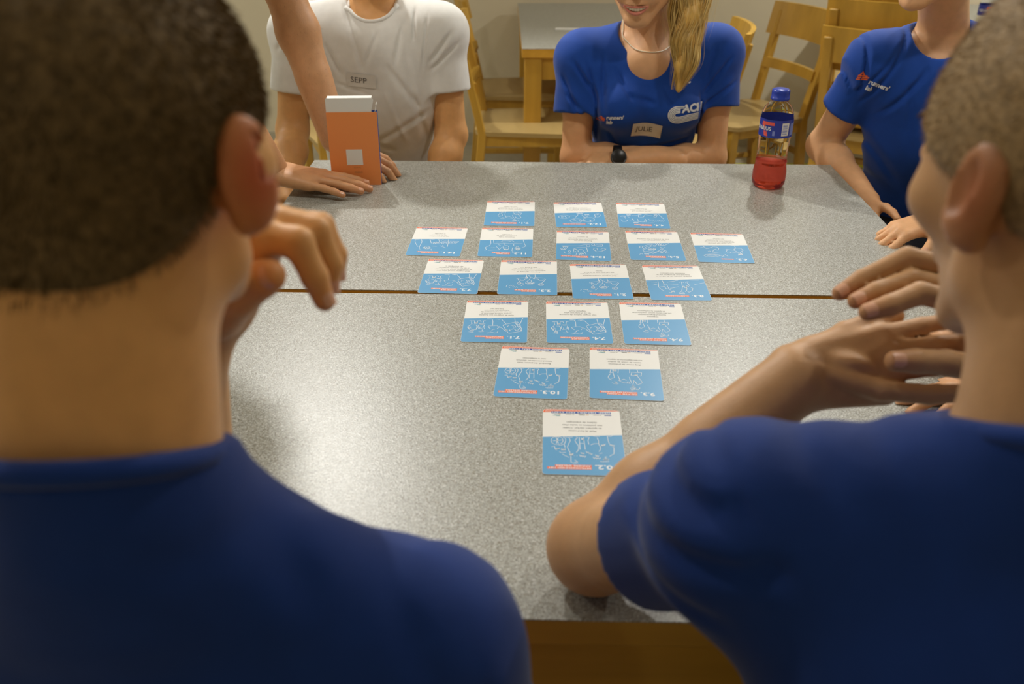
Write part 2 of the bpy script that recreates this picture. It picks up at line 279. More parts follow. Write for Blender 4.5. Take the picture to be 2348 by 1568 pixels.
DRAW = {'10':[[(25.7,0.7),(26.6,4.9),(28.8,8.3),(31.9,10.2),(35.4,10.4),(38.5,8.7),(40.7,5.5),(41.4,1.4),(40.7,-2.8),(38.5,-6.2),(35.3,-8.2),(31.8,-8.4),(28.6,-6.7),(26.5,-3.4),(25.7,0.7)],[(38.7,1.9),(28.0,-0.2)],[(34.8,-6.2),(31.9,7.6)],[(31.9,-6.3),(34.5,7.7)],[(25.6,-6.6),(22.2,-3.4),(22.6,3.2),(24.3,8.6),(28.9,11.6),(31.2,11.7)],[(24.9,-7.3),(17.2,-6.9),(13.4,-7.5)],[(18.0,-6.2),(16.2,0.3),(19.0,9.7),(20.5,15.6),(17.1,27.6)],[(40.6,15.1),(37.2,13.7),(35.8,21.4),(33.5,21.9)],[(35.0,18.4),(34.2,20.3),(33.5,18.1),(32.7,20.0),(32.0,17.8),(31.2,19.7),(30.5,17.5)],[(28.2,19.1),(27.4,22.9),(26.5,19.1),(25.6,22.9),(24.7,19.0),(23.9,22.8),(23.0,18.9)],[(24.3,9.9),(23.5,15.7)],[(30.5,25.6),(29.1,28.1),(22.7,27.2)],[(26.9,31.2),(19.2,37.6)],[(17.9,29.2),(17.2,33.7),(16.4,29.1),(15.8,33.7),(14.9,29.1),(14.3,33.6),(13.4,29.0)],[(16.1,32.7),(16.4,47.6),(13.9,49.8),(7.7,50.0)],[(11.5,43.1),(7.6,47.0),(12.4,48.1)],[(12.0,33.8),(11.7,34.0)],[(8.7,33.9),(8.3,34.1)],[(8.4,-8.6),(6.5,-6.7),(10.1,-1.2),(9.8,2.7),(5.7,13.0),(6.1,20.2),(8.9,26.3)],[(4.6,-7.5),(4.1,20.1)],[(-1.2,-7.7),(-2.5,19.8)],[(3.4,6.4),(-1.9,6.2)],[(1.9,-6.9),(1.1,-1.1),(0.0,-6.0),(-0.8,-0.2),(-1.9,-5.0)],[(5.3,31.7),(4.1,35.6),(2.6,32.4),(1.4,36.3),(-0.1,33.2),(-1.3,37.1),(-2.8,33.9)],[(3.3,26.4),(2.3,29.3),(1.2,27.0),(0.3,29.8),(-0.8,27.5)],[(-3.5,23.4),(-4.7,27.3),(-6.1,25.2),(-7.3,29.1),(-8.6,27.0),(-9.8,30.9),(-11.2,28.8)],[(-8.5,-7.6),(-6.7,-0.6),(-7.5,7.9)],[(-3.1,-8.7),(-7.4,-8.6)],[(-19.2,-7.1),(-20.6,0.2),(-20.1,6.1),(-13.6,6.4),(-10.1,9.5)],[(-20.1,6.1),(-22.2,13.2),(-22.1,19.0),(-20.0,23.8)],[(-14.4,-11.3),(-18.1,-9.7),(-22.4,-10.3)],[(-23.7,8.5),(-24.4,12.3),(-25.4,7.7),(-26.0,11.6),(-27.1,7.0),(-27.7,10.8),(-28.8,6.3)],[(-20.5,28.0),(-23.9,27.0)],[(-12.0,36.0),(-13.4,39.7),(-15.1,36.3),(-16.4,40.0),(-18.1,36.6),(-19.5,40.3),(-21.2,36.9)],[(-15.2,30.9),(-16.0,34.8),(-17.2,31.8),(-18.0,35.7),(-19.2,32.6)],[(-20.8,44.3),(-23.0,45.4),(-31.5,44.5)],[(-27.8,40.3),(-27.3,41.5),(-26.1,42.1),(-25.0,41.6),(-24.6,40.4),(-25.1,39.2),(-26.3,38.6),(-27.4,39.1),(-27.8,40.3)],[(-31.8,40.1),(-31.2,41.4),(-29.8,41.9),(-28.5,41.5),(-28.0,40.3),(-28.6,39.0),(-30.0,38.4),(-31.3,38.9),(-31.8,40.1)],[(-28.5,38.4),(-26.8,35.3),(-29.5,34.6)],[(-32.4,-11.0),(-33.1,-3.0),(-34.0,5.2)],[(-32.7,-10.7),(-37.4,-10.9),(-39.0,-12.6)],[(-34.8,6.3),(-35.6,10.4),(-36.8,7.1),(-37.5,11.1),(-38.7,7.9),(-39.5,11.9),(-40.7,8.7)],[(-38.2,12.5),(-39.9,13.8),(-38.9,27.9),(-33.2,33.2)]],'9':[[(20.8,-8.2),(22.4,1.6),(17.8,1.2),(18.2,-8.5)],[(17.8,1.2),(15.8,15.6),(20.6,17.7)],[(21.6,4.3),(24.8,11.3),(25.2,15.8),(23.5,19.6),(20.4,22.1)],[(17.0,-8.0),(16.8,-4.0),(13.1,-3.2),(13.4,-8.3)],[(16.5,-7.3),(15.9,-5.2),(15.2,-7.2),(14.6,-5.0),(13.9,-7.0)],[(9.8,-8.6),(10.5,1.7)],[(10.9,7.9),(8.4,21.1),(10.3,23.2),(8.3,22.7),(2.3,18.3),(-1.3,21.4)],[(8.9,24.4),(2.9,28.8),(-3.8,29.9),(-6.6,30.7),(-5.1,27.1),(-2.9,25.1),(-2.2,27.9)],[(19.5,30.2),(16.4,32.7),(15.3,32.6),(13.1,33.3),(10.9,32.0)],[(15.7,26.4),(14.9,29.2),(14.1,26.8),(13.3,29.6),(12.4,27.2)],[(-6.9,-10.0),(-6.6,0.3)],[(-17.6,-10.9),(-18.8,-3.0)],[(-9.8,-2.2),(-8.3,6.3),(-12.2,8.2),(-13.8,4.7),(-14.2,8.1),(-15.0,3.5),(-15.7,8.0),(-16.4,3.4),(-17.1,7.3),(-18.1,4.4)],[(-9.8,-2.2),(-24.1,-2.3),(-23.1,7.3),(-20.5,7.0)],[(-17.5,7.8),(-23.7,24.4),(-23.6,27.2),(-21.2,29.5),(-17.5,32.0)],[(-5.9,12.1),(-6.2,17.6),(-8.5,27.9)],[(-11.2,20.5),(-11.9,23.8),(-10.2,32.1)],[(-11.7,22.1),(-13.3,23.1),(-16.2,31.9)],[(-11.6,37.9),(-11.1,39.6),(-9.9,40.4),(-8.7,39.8),(-8.3,38.2),(-8.8,36.4),(-10.1,35.7),(-11.2,36.2),(-11.6,37.9)],[(-5.6,43.2),(-14.6,41.4),(-6.6,47.4),(-7.1,48.9),(-15.6,44.0)],[(-10.5,44.4),(-16.6,46.6),(-18.9,44.2),(-19.6,41.0)],[(-12.4,33.5),(-12.6,34.0)]],'7':[[(42.7,2.3),(39.4,1.6),(39.0,13.4),(37.4,12.8)],[(38.9,2.2),(34.5,1.4),(34.1,12.1)],[(34.1,12.1),(29.8,12.0),(29.6,1.9),(25.2,1.2),(23.6,5.9)],[(33.5,6.9),(33.0,10.2),(32.3,6.8),(31.8,10.1),(31.1,6.8),(30.6,10.1),(29.9,6.8)],[(39.6,15.8),(45.1,24.1),(41.2,32.6),(39.8,25.1),(40.8,22.8),(37.6,25.0)],[(44.0,22.7),(43.4,26.6),(42.7,25.0),(42.1,28.9),(41.4,27.2)],[(35.3,16.8),(31.0,16.7),(29.4,22.5),(30.2,32.9),(36.7,33.6),(38.2,29.7)],[(39.9,34.5),(39.0,38.8),(37.9,34.9),(37.0,39.1),(36.0,35.2),(35.1,39.5),(34.0,35.5)],[(41.6,40.6),(34.1,42.1)],[(26.5,11.8),(20.0,12.8),(16.7,12.7)],[(26.0,11.8),(24.9,14.3),(23.8,12.0),(22.8,14.4),(21.6,12.2),(20.6,14.6)],[(27.4,16.6),(28.1,24.7),(26.4,28.7),(24.5,28.1),(24.6,22.3)],[(23.6,28.1),(19.3,26.8),(18.8,19.8)],[(18.5,16.3),(16.7,22.1),(17.2,29.0)],[(16.4,1.5),(19.7,1.0),(20.5,11.7)],[(20.3,32.0),(20.6,35.4),(18.5,37.1)],[(25.5,39.6),(21.8,40.0),(17.5,38.2)],[(14.0,-5.8),(4.2,-5.5)],[(13.5,-4.6),(6.4,-5.2),(4.5,2.9),(4.4,17.0)],[(0.3,-5.0),(-8.5,-5.9)],[(-3.0,-4.7),(-6.2,-4.4)],[(7.5,28.7),(11.6,21.9),(10.4,19.3),(-3.1,18.0),(-4.1,20.3),(-7.9,20.7)],[(0.1,30.8),(3.9,31.5),(4.5,35.5),(7.3,37.9)],[(12.3,43.7),(4.2,40.6),(0.0,43.3),(-4.3,41.5),(-5.0,37.5)],[(-3.5,28.4),(-5.6,24.3),(-9.9,24.1),(-18.4,37.6)],[(-9.5,-4.7),(-17.0,11.1)],[(-13.0,14.7),(-31.5,4.7),(-35.4,3.4),(-39.2,11.0),(-43.2,29.4),(-43.1,35.7),(-23.4,43.7),(-21.4,41.5),(-12.4,16.5)],[(-31.4,5.3),(-42.8,35.2)],[(-33.5,6.4),(-41.2,22.6)],[(-30.9,-9.0),(-31.8,3.5)],[(-44.2,-10.6),(-39.7,12.7)],[(-19.1,22.1),(-21.0,17.4),(-22.6,18.5)],[(-20.3,33.0),(-19.6,34.8),(-18.4,34.9),(-17.9,33.1),(-18.6,31.3),(-19.8,31.2),(-20.3,33.0)],[(-23.2,31.2),(-25.2,35.2)],[(-22.8,34.7),(-24.6,31.7)],[(-25.4,16.1),(-28.1,16.0),(-29.9,22.9),(-34.0,22.2),(-31.8,17.1),(-30.2,17.1)],[(-26.8,30.0),(-30.2,27.0),(-34.1,33.7),(-38.5,31.3),(-37.1,27.9),(-33.3,28.6)]],'2':[[(3.3,-9.5),(2.6,-0.4),(1.9,3.4)],[(-12.3,-10.2),(-13.0,-2.4),(-15.2,2.6),(-28.7,3.9)],[(-0.5,-7.1),(-4.2,0.5),(-3.6,8.3),(3.5,23.9),(3.7,27.7),(0.2,31.3),(-8.3,30.9),(-12.4,24.4)],[(-1.3,-6.5),(-3.3,-3.3)],[(2.9,26.4),(-0.3,29.4),(-4.0,28.6)],[(20.5,9.4),(18.0,6.1),(5.1,3.6),(3.1,-1.7)],[(2.0,-0.5),(0.3,5.9),(5.5,9.4),(7.5,13.9)],[(16.8,8.0),(17.7,13.1),(12.5,25.6)],[(14.6,9.1),(12.8,15.4),(7.5,15.8)],[(11.9,28.1),(12.4,31.0),(13.9,32.9),(15.9,33.0),(17.5,31.3),(18.3,28.3),(17.7,25.4),(16.2,23.5),(14.2,23.4),(12.6,25.1),(11.9,28.1)],[(13.1,28.1),(13.4,29.9),(14.5,30.7),(15.5,30.0),(16.0,28.2),(15.7,26.4),(14.6,25.7),(13.6,26.4),(13.1,28.1)],[(11.5,39.3),(7.5,32.9)],[(11.4,26.8),(7.7,27.9)],[(-6.1,0.5),(-10.5,8.0),(-13.2,7.9)],[(-12.5,-1.1),(-11.6,7.9),(-18.0,7.6),(-20.2,13.9),(-27.2,14.9),(-27.7,9.8)],[(-29.8,7.1),(-31.9,9.6),(-24.6,26.4)],[(-28.4,31.2),(-27.5,34.3),(-25.2,36.4),(-22.2,36.5),(-19.8,34.7),(-18.9,31.7),(-19.7,28.5),(-22.1,26.5),(-25.0,26.4),(-27.4,28.2),(-28.4,31.2)],[(-26.0,31.3),(-25.3,33.3),(-23.7,34.2),(-22.0,33.5),(-21.3,31.6),(-21.9,29.6),(-23.6,28.7),(-25.3,29.4),(-26.0,31.3)],[(0.4,23.5),(-1.0,29.0),(-2.2,23.4),(-3.6,28.9),(-4.7,23.3),(-6.1,28.7),(-7.2,23.2),(-8.6,28.6),(-9.7,23.0)],[(-5.8,14.6),(-6.5,22.2)],[(37.7,42.9),(36.0,35.4)],[(32.8,35.6),(31.2,38.7),(29.8,35.7),(28.2,38.7),(26.8,35.8),(25.2,38.8),(23.8,35.9)],[(33.0,44.0),(31.2,47.6)],[(26.2,41.7),(24.4,45.8),(22.8,42.0),(21.0,46.1),(19.4,42.4),(17.6,46.5)]],'8':[[(31.0,-5.5),(31.8,9.7),(33.0,23.3),(23.1,18.4),(21.1,-1.5)],[(32.0,24.6),(29.0,32.6),(25.5,36.5)],[(23.1,18.4),(20.1,29.7)],[(22.8,-5.7),(21.7,12.2)],[(20.2,9.4),(16.7,9.4),(17.1,20.3),(15.1,27.0),(17.6,28.4)],[(15.7,31.0),(13.2,33.6),(12.8,38.9)],[(13.1,36.9),(12.8,43.3),(10.7,36.3),(10.5,42.7),(8.4,35.8),(8.1,42.1)],[(17.4,43.6),(12.5,44.8)],[(50.9,-0.2),(33.6,1.5)],[(43.3,14.0),(34.1,9.7)],[(15.0,1.1),(-5.4,-7.7)],[(13.6,7.3),(-2.8,10.3)],[(13.4,26.9),(-2.5,19.9)],[(-26.7,-9.5),(-42.4,-9.1)],[(-32.3,9.7),(-52.3,1.1)],[(-6.5,0.6),(-10.9,-1.5),(-15.0,1.8)],[(-10.6,0.6),(-9.4,19.7),(-5.4,37.2)],[(-17.3,2.5),(-20.9,-2.4),(-24.2,-1.1)],[(-20.3,1.7),(-22.8,15.4)],[(-9.4,19.7),(-12.4,15.6),(-14.2,26.3),(-18.3,14.1)],[(-10.2,18.3),(-14.3,25.7),(-16.0,25.6),(-17.0,15.5)],[(-20.4,18.8),(-19.6,20.9),(-18.3,21.8),(-17.3,21.0),(-17.1,18.9),(-17.9,16.7),(-19.2,15.8),(-20.2,16.7),(-20.4,18.8)],[(-16.4,26.3),(-14.8,33.0),(-11.5,39.7)],[(-24.0,22.1),(-26.8,26.1),(-24.1,35.5),(-17.4,42.2),(-14.4,35.7)],[(0.1,45.2),(-3.5,39.9),(-8.6,43.7)],[(0.4,47.2),(-9.4,48.3)],[(0.0,48.5),(-8.9,49.3)]],'6':[[(40.4,2.0),(34.5,0.9),(34.0,-2.9),(30.2,8.0),(26.1,7.0),(16.3,-2.0),(8.9,-1.7),(5.8,4.8),(8.1,13.9),(10.4,14.0),(12.1,9.7),(17.1,13.0),(19.8,25.0),(6.3,29.9)],[(23.0,20.8),(23.9,22.2),(25.8,22.8),(27.5,22.4),(28.1,21.2),(27.2,19.9),(25.3,19.2),(23.6,19.6),(23.0,20.8)],[(8.3,40.2),(9.8,42.8),(13.4,45.1),(18.5,46.9),(24.4,47.8),(30.2,47.7),(35.0,46.7),(38.0,44.8),(38.9,42.4),(37.4,39.8),(33.8,37.4),(28.7,35.6),(22.7,34.7),(16.9,34.8),(12.1,35.9),(9.1,37.7),(8.3,40.2)],[(12.7,39.8),(14.4,41.9),(18.3,43.7),(23.4,44.6),(28.5,44.4),(32.0,43.2),(33.1,41.2),(31.5,39.1),(27.6,37.3),(22.4,36.4),(17.4,36.6),(13.8,37.8),(12.7,39.8)],[(10.9,38.9),(0.3,47.5)],[(3.0,42.7),(-2.5,35.1),(-6.4,43.4)],[(-7.4,8.3),(-8.9,14.1),(-4.8,23.2)],[(-9.0,21.5),(-8.5,26.6)],[(-9.2,8.2),(-23.2,13.1),(-29.5,24.4)],[(-12.8,26.3),(-16.3,21.7),(-26.6,24.6)],[(-26.6,-9.6),(-27.1,2.4),(-23.0,7.2),(-23.2,13.1)],[(-27.2,1.6),(-36.4,1.7),(-40.7,10.3),(-33.1,22.7),(-28.6,30.3),(-26.9,37.6)],[(-29.3,28.8),(-29.3,37.2),(-31.9,28.1),(-31.8,36.5),(-34.4,27.4),(-34.3,35.9),(-37.0,26.7)],[(-31.7,9.5),(-36.7,10.6)],[(-37.1,22.4),(-36.3,31.2)],[(-19.9,-10.6),(-35.1,-12.5)]],'13':[[(39.7,7.4),(37.8,13.6),(36.0,6.7),(34.1,13.0),(32.3,6.0),(30.4,12.3),(28.6,5.4)],[(39.2,10.7),(34.6,23.4),(29.6,10.0)],[(43.7,18.8),(42.0,24.4),(40.5,19.6),(38.8,25.2),(37.2,20.5),(35.6,26.1)],[(36.5,33.9),(35.0,42.7),(31.5,42.5)],[(24.3,33.1),(24.9,36.8),(26.5,38.4),(28.1,37.0),(28.8,33.4),(28.1,29.7),(26.5,28.1),(24.9,29.5),(24.3,33.1)],[(29.5,44.9),(24.0,45.2)],[(19.5,37.9),(17.5,17.1),(10.4,12.8),(-6.3,10.4),(-8.5,31.0),(-3.5,33.9)],[(16.5,36.4),(14.5,19.5)],[(11.5,28.4),(12.1,33.9),(13.5,36.3),(14.9,34.1),(15.5,28.7),(14.9,23.2),(13.5,20.8),(12.1,23.0),(11.5,28.4)],[(9.5,34.7),(8.4,21.8),(1.9,21.3)],[(1.4,23.9),(-2.5,34.0),(-5.3,46.5)],[(14.1,47.7),(12.6,41.3),(1.6,38.1)],[(8.6,41.7),(7.1,47.7),(5.4,41.1),(3.9,47.1),(2.3,40.4),(0.8,46.5),(-0.9,39.8)],[(-13.5,2.0),(-12.8,5.6),(-11.0,7.8),(-8.8,8.0),(-7.0,5.9),(-6.4,2.5),(-7.2,-1.1),(-9.0,-3.4),(-11.2,-3.5),(-12.9,-1.4),(-13.5,2.0)],[(-22.8,-5.2),(-22.2,-2.0),(-20.6,-0.0),(-18.7,0.1),(-17.2,-1.7),(-16.7,-4.8),(-17.4,-8.0),(-18.9,-10.0),(-20.8,-10.1),(-22.3,-8.3),(-22.8,-5.2)],[(-22.2,-1.2),(-28.1,5.1),(-36.8,4.5),(-38.6,-4.9),(-32.5,-7.1)],[(-27.8,18.2),(-27.0,21.3),(-24.9,23.3),(-22.4,23.4),(-20.5,21.7),(-19.8,18.7),(-20.6,15.6),(-22.7,13.5),(-25.1,13.4),(-27.1,15.1),(-27.8,18.2)],[(-19.7,20.0),(-25.9,32.5),(-36.0,28.0),(-44.0,15.8)],[(-43.4,18.5),(-42.4,21.6),(-40.1,23.6),(-37.3,23.8),(-35.1,22.0),(-34.3,19.0),(-35.3,15.9),(-37.6,13.9),(-40.4,13.7),(-42.6,15.5),(-43.4,18.5)],[(-34.4,-1.9),(-25.3,-4.0)],[(41.8,5.6),(7.3,3.4),(-8.1,-5.6)]],'5':[[(24.6,10.0),(25.8,14.1),(27.9,15.9),(29.7,14.3),(30.2,10.2),(29.0,6.1),(26.9,4.3),(25.0,5.9),(24.6,10.0)],[(22.1,7.0),(13.9,-2.2),(2.4,-5.6)],[(25.1,21.6),(17.9,9.7),(3.8,-2.6)],[(23.5,22.9),(15.6,15.4),(5.5,3.3)],[(25.3,24.4),(23.3,32.9),(15.4,31.1),(6.8,39.3),(-4.2,28.9),(-11.5,17.1),(-20.7,29.5)],[(24.1,35.8),(15.7,34.0),(7.1,42.1),(-5.1,30.2)],[(15.0,21.1),(6.6,15.0),(-0.7,19.0),(5.8,29.3),(13.3,26.8),(15.0,21.1)],[(13.6,18.2),(12.5,23.9),(10.3,18.0),(9.2,23.7),(6.9,17.9),(5.8,23.6),(3.6,17.7),(2.5,23.4),(0.2,17.6)],[(-2.4,3.0),(-1.3,5.3),(0.7,6.3),(2.6,5.5),(3.2,3.2),(2.2,0.9),(0.1,-0.2),(-1.8,0.7),(-2.4,3.0)],[(-2.6,-10.0),(-3.8,-1.8),(-6.7,-10.2),(-8.0,-2.0),(-10.9,-10.4),(-12.1,-2.2),(-15.1,-10.5)],[(-7.4,-1.7),(-9.2,3.9),(-12.3,-2.4),(-14.1,3.2),(-17.2,-3.1),(-19.1,2.5),(-22.2,-3.8)],[(-23.3,-3.8),(-28.5,-10.0)],[(-9.6,8.5),(-14.5,15.5),(-19.6,9.5)],[(-5.1,30.2),(-9.8,38.5),(-15.0,31.2)],[(-13.9,31.3),(-12.7,34.3),(-10.6,35.7),(-8.8,34.5),(-8.3,31.5),(-9.4,28.4),(-11.5,27.1),(-13.4,28.3),(-13.9,31.3)],[(-15.6,25.5),(-18.6,38.1),(-23.0,37.9)],[(33.4,47.4),(29.6,41.7),(27.2,45.8)],[(24.1,41.7),(23.0,46.9),(21.0,42.0),(20.0,47.3),(17.9,42.4),(16.9,47.6),(14.9,42.7)]],'12':[[(21.7,15.0),(23.1,19.7),(26.5,23.4),(31.2,25.5),(36.3,25.6),(40.8,23.5),(43.9,19.8),(44.8,15.2),(43.4,10.5),(40.1,6.7),(35.3,4.6),(30.2,4.5),(25.6,6.6),(22.6,10.3),(21.7,15.0)],[(35.2,15.1),(36.3,18.4),(38.2,18.5),(39.0,15.1),(37.9,11.8),(36.0,11.8),(35.2,15.1)],[(31.9,10.5),(28.1,21.2)],[(-3.1,37.6),(-1.5,42.8),(2.2,47.0),(7.3,49.4),(12.9,49.4),(17.7,47.1),(20.9,43.0),(21.9,37.8),(20.4,32.6),(16.6,28.3),(11.5,25.9),(5.9,25.9),(1.0,28.2),(-2.2,32.4),(-3.1,37.6)],[(11.2,31.7),(12.5,35.4),(14.7,35.4),(15.6,31.7),(14.3,28.0),(12.1,28.0),(11.2,31.7)],[(11.5,36.2),(6.5,43.7)],[(-1.2,37.6),(-0.1,40.2),(1.8,40.2),(2.6,37.6),(1.5,35.0),(-0.4,35.0),(-1.2,37.6)],[(-29.6,31.3),(-28.1,37.2),(-24.5,42.0),(-19.8,44.6),(-14.7,44.6),(-10.3,42.1),(-7.5,37.4),(-6.8,31.5),(-8.3,25.6),(-11.8,20.8),(-16.6,18.1),(-21.7,18.0),(-26.2,20.6),(-29.0,25.4),(-29.6,31.3)],[(-10.1,39.0),(-8.7,42.3),(-6.6,42.3),(-5.7,39.1),(-7.0,35.8),(-9.2,35.8),(-10.1,39.0)],[(-21.7,37.4),(-20.8,41.3),(-19.6,41.3),(-19.3,37.4),(-20.2,33.5),(-21.4,33.5),(-21.7,37.4)],[(-43.8,5.1),(-42.6,10.6),(-40.0,14.5),(-36.9,16.0),(-34.0,14.6),(-32.1,10.7),(-31.7,5.3),(-32.9,-0.2),(-35.5,-4.2),(-38.7,-5.7),(-41.6,-4.3),(-43.5,-0.3),(-43.8,5.1)],[(-31.2,19.1),(-35.3,2.1)],[(-40.1,0.5),(-39.2,2.9),(-37.8,3.0),(-37.3,0.5),(-38.2,-1.9),(-39.6,-1.9),(-40.1,0.5)],[(5.5,-8.5),(4.3,0.7),(2.0,-8.9),(0.9,0.3),(-1.5,-9.3),(-2.6,-0.1),(-5.0,-9.7),(-6.1,-0.5),(-8.5,-10.2)],[(2.9,2.5),(9.3,17.9)],[(-4.8,3.9),(-12.2,23.9)],[(-10.7,-1.4),(-12.2,5.7),(-14.7,-2.1),(-16.2,5.1),(-18.7,-2.7),(-20.2,4.4)],[(-6.9,20.9),(-17.5,11.6)],[(19.8,10.3),(16.5,8.8),(8.7,8.7)]],'4':[[(46.9,10.2),(42.5,4.9),(35.0,6.1),(35.8,10.3),(45.2,10.9)],[(37.6,11.2),(37.0,21.1)],[(46.6,28.2),(43.2,39.3),(36.2,38.9),(32.2,28.9)],[(33.2,-4.3),(32.2,3.2),(30.3,-4.0),(29.2,3.6),(27.4,-3.6),(26.3,4.0),(24.4,-3.2)],[(32.2,9.3),(27.8,13.9)],[(28.8,30.3),(22.9,30.0),(21.9,21.8),(19.6,33.0)],[(8.5,-3.9),(8.9,11.1),(-1.0,11.3),(-4.7,0.3)],[(2.0,-4.3),(3.1,-1.6),(4.8,-1.5),(5.5,-4.1),(4.5,-6.7),(2.7,-6.8),(2.0,-4.3)],[(-5.1,-4.7),(-14.2,-0.3),(-21.1,0.9)],[(21.3,41.2),(20.4,47.3),(18.7,40.6),(17.8,46.7),(16.1,40.0),(15.2,46.2),(13.4,39.5),(12.5,45.6),(10.8,38.9)],[(11.4,22.7),(11.1,35.7),(5.0,38.5)],[(9.0,38.8),(-6.5,39.4),(-4.8,23.4),(-0.8,38.2)],[(-10.8,21.4),(-14.7,30.9)],[(-17.6,30.3),(-19.2,34.4),(-21.5,30.7),(-23.1,34.8),(-25.4,31.2),(-27.0,35.2)],[(-29.3,29.0),(-31.2,34.1),(-34.1,28.9),(-36.1,34.1),(-38.9,28.9),(-40.9,34.1),(-43.8,28.9)],[(-33.8,-9.9),(-42.9,19.3)],[(-29.6,5.4),(-28.3,9.6),(-26.1,11.4),(-24.2,9.8),(-23.7,5.8),(-24.9,1.6),(-27.1,-0.3),(-29.0,1.3),(-29.6,5.4)],[(-24.7,-7.3),(-25.8,-1.0),(-27.8,-6.8),(-28.8,-0.5),(-30.8,-6.3),(-31.8,-0.1)],[(-8.3,45.7),(-21.2,43.3)],[(22.4,2.0),(10.6,1.3)]],'11':[[(31.0,-6.6),(29.6,9.5),(31.6,20.2),(38.7,28.3),(38.9,33.6),(36.4,42.6)],[(40.3,44.0),(37.9,42.6)],[(25.4,-6.9),(24.0,9.2),(7.6,9.3)],[(19.7,2.4),(9.6,0.6),(7.7,-4.8),(-12.3,-5.6),(-16.1,1.0),(-27.9,-0.9)],[(9.0,1.9),(-0.7,1.6)],[(-2.8,1.5),(-8.8,-2.8)],[(7.2,7.2),(2.6,7.7),(2.8,15.1)],[(1.5,9.0),(-25.5,7.9),(-32.2,7.7)],[(-33.3,-10.5),(-35.7,6.9),(-38.5,18.7),(-37.1,24.0),(-32.1,26.8)],[(30.5,30.9),(28.7,32.9),(27.1,30.8),(25.3,32.8),(23.8,30.6),(22.0,32.6),(20.4,30.5)],[(32.3,43.7),(22.8,42.0),(10.8,41.5)],[(18.7,23.6),(11.3,40.3)],[(11.0,36.4),(6.4,25.7)],[(-6.4,29.2),(-5.8,35.1),(-4.0,39.4),(-1.3,41.1),(1.5,39.6),(3.7,35.4),(4.7,29.6),(4.2,23.7),(2.4,19.3),(-0.4,17.6),(-3.2,19.1),(-5.4,23.3),(-6.4,29.2)],[(3.2,30.9),(-1.8,29.3)],[(2.5,35.5),(1.0,39.3),(-0.2,35.9),(-1.6,39.8),(-2.8,36.3),(-4.3,40.2)],[(15.6,14.2),(10.3,19.3)],[(-15.9,10.3),(-14.6,17.0),(-18.3,22.1)],[(-28.7,33.5),(-28.1,37.4),(-26.1,40.3),(-23.4,41.5),(-20.6,40.6),(-18.5,37.8),(-17.7,33.9),(-18.3,30.0),(-20.2,27.1),(-23.0,25.9),(-25.8,26.8),(-27.9,29.6),(-28.7,33.5)],[(-19.0,28.7),(-22.3,20.7),(-28.2,30.9)],[(-19.6,31.5),(-20.8,38.7),(-21.5,31.4),(-22.6,38.7),(-23.4,31.4),(-24.5,38.6),(-25.3,31.3),(-26.4,38.5),(-27.2,31.2)],[(-13.5,28.9),(-12.4,41.9),(-13.5,47.0)]],'14':[[(45.3,-4.0),(37.0,-3.8)],[(45.6,-5.6),(43.7,8.2),(38.1,23.1),(34.6,30.4)],[(33.2,-6.4),(30.0,7.3),(31.4,28.7),(30.9,39.1)],[(30.7,40.6),(28.0,43.4)],[(23.7,33.0),(20.9,41.0),(20.6,32.4),(17.8,40.4),(17.5,31.8),(14.7,39.8),(14.4,31.2),(11.6,39.2),(11.3,30.6)],[(9.5,34.7),(9.9,38.1),(11.8,40.7),(14.9,41.8),(18.2,41.1),(20.8,38.8),(22.2,35.6),(21.8,32.2),(19.9,29.6),(16.8,28.4),(13.5,29.1),(10.8,31.4),(9.5,34.7)],[(16.4,-9.1),(11.0,12.1)],[(8.0,8.2),(5.5,15.0),(5.1,7.2),(2.7,13.9),(2.2,6.1),(-0.2,12.8),(-0.6,5.0),(-3.1,11.8)],[(7.9,13.4),(2.1,3.8),(-5.3,11.0)],[(-0.9,-8.8),(-4.7,6.4),(-8.8,10.8)],[(-8.0,4.7),(-13.3,-0.3),(-42.1,-0.8),(-36.9,10.3),(-11.1,14.4),(-8.0,4.7)],[(-9.7,4.2),(-13.3,10.6),(-15.2,3.6),(-18.8,9.9),(-20.6,2.9),(-24.2,9.2),(-26.1,2.2),(-29.6,8.6),(-31.5,1.5),(-35.1,7.9),(-37.0,0.8)],[(-20.5,-8.6),(-22.2,9.8),(-22.7,28.0)],[(-6.6,-1.4),(-10.3,-9.4)],[(-7.5,23.0),(-20.6,34.1)],[(-12.5,21.1),(-15.4,25.5)],[(6.0,26.9),(-1.8,27.9)],[(14.6,-9.3),(7.4,-8.2)],[(7.5,40.5),(5.9,47.8)]]}

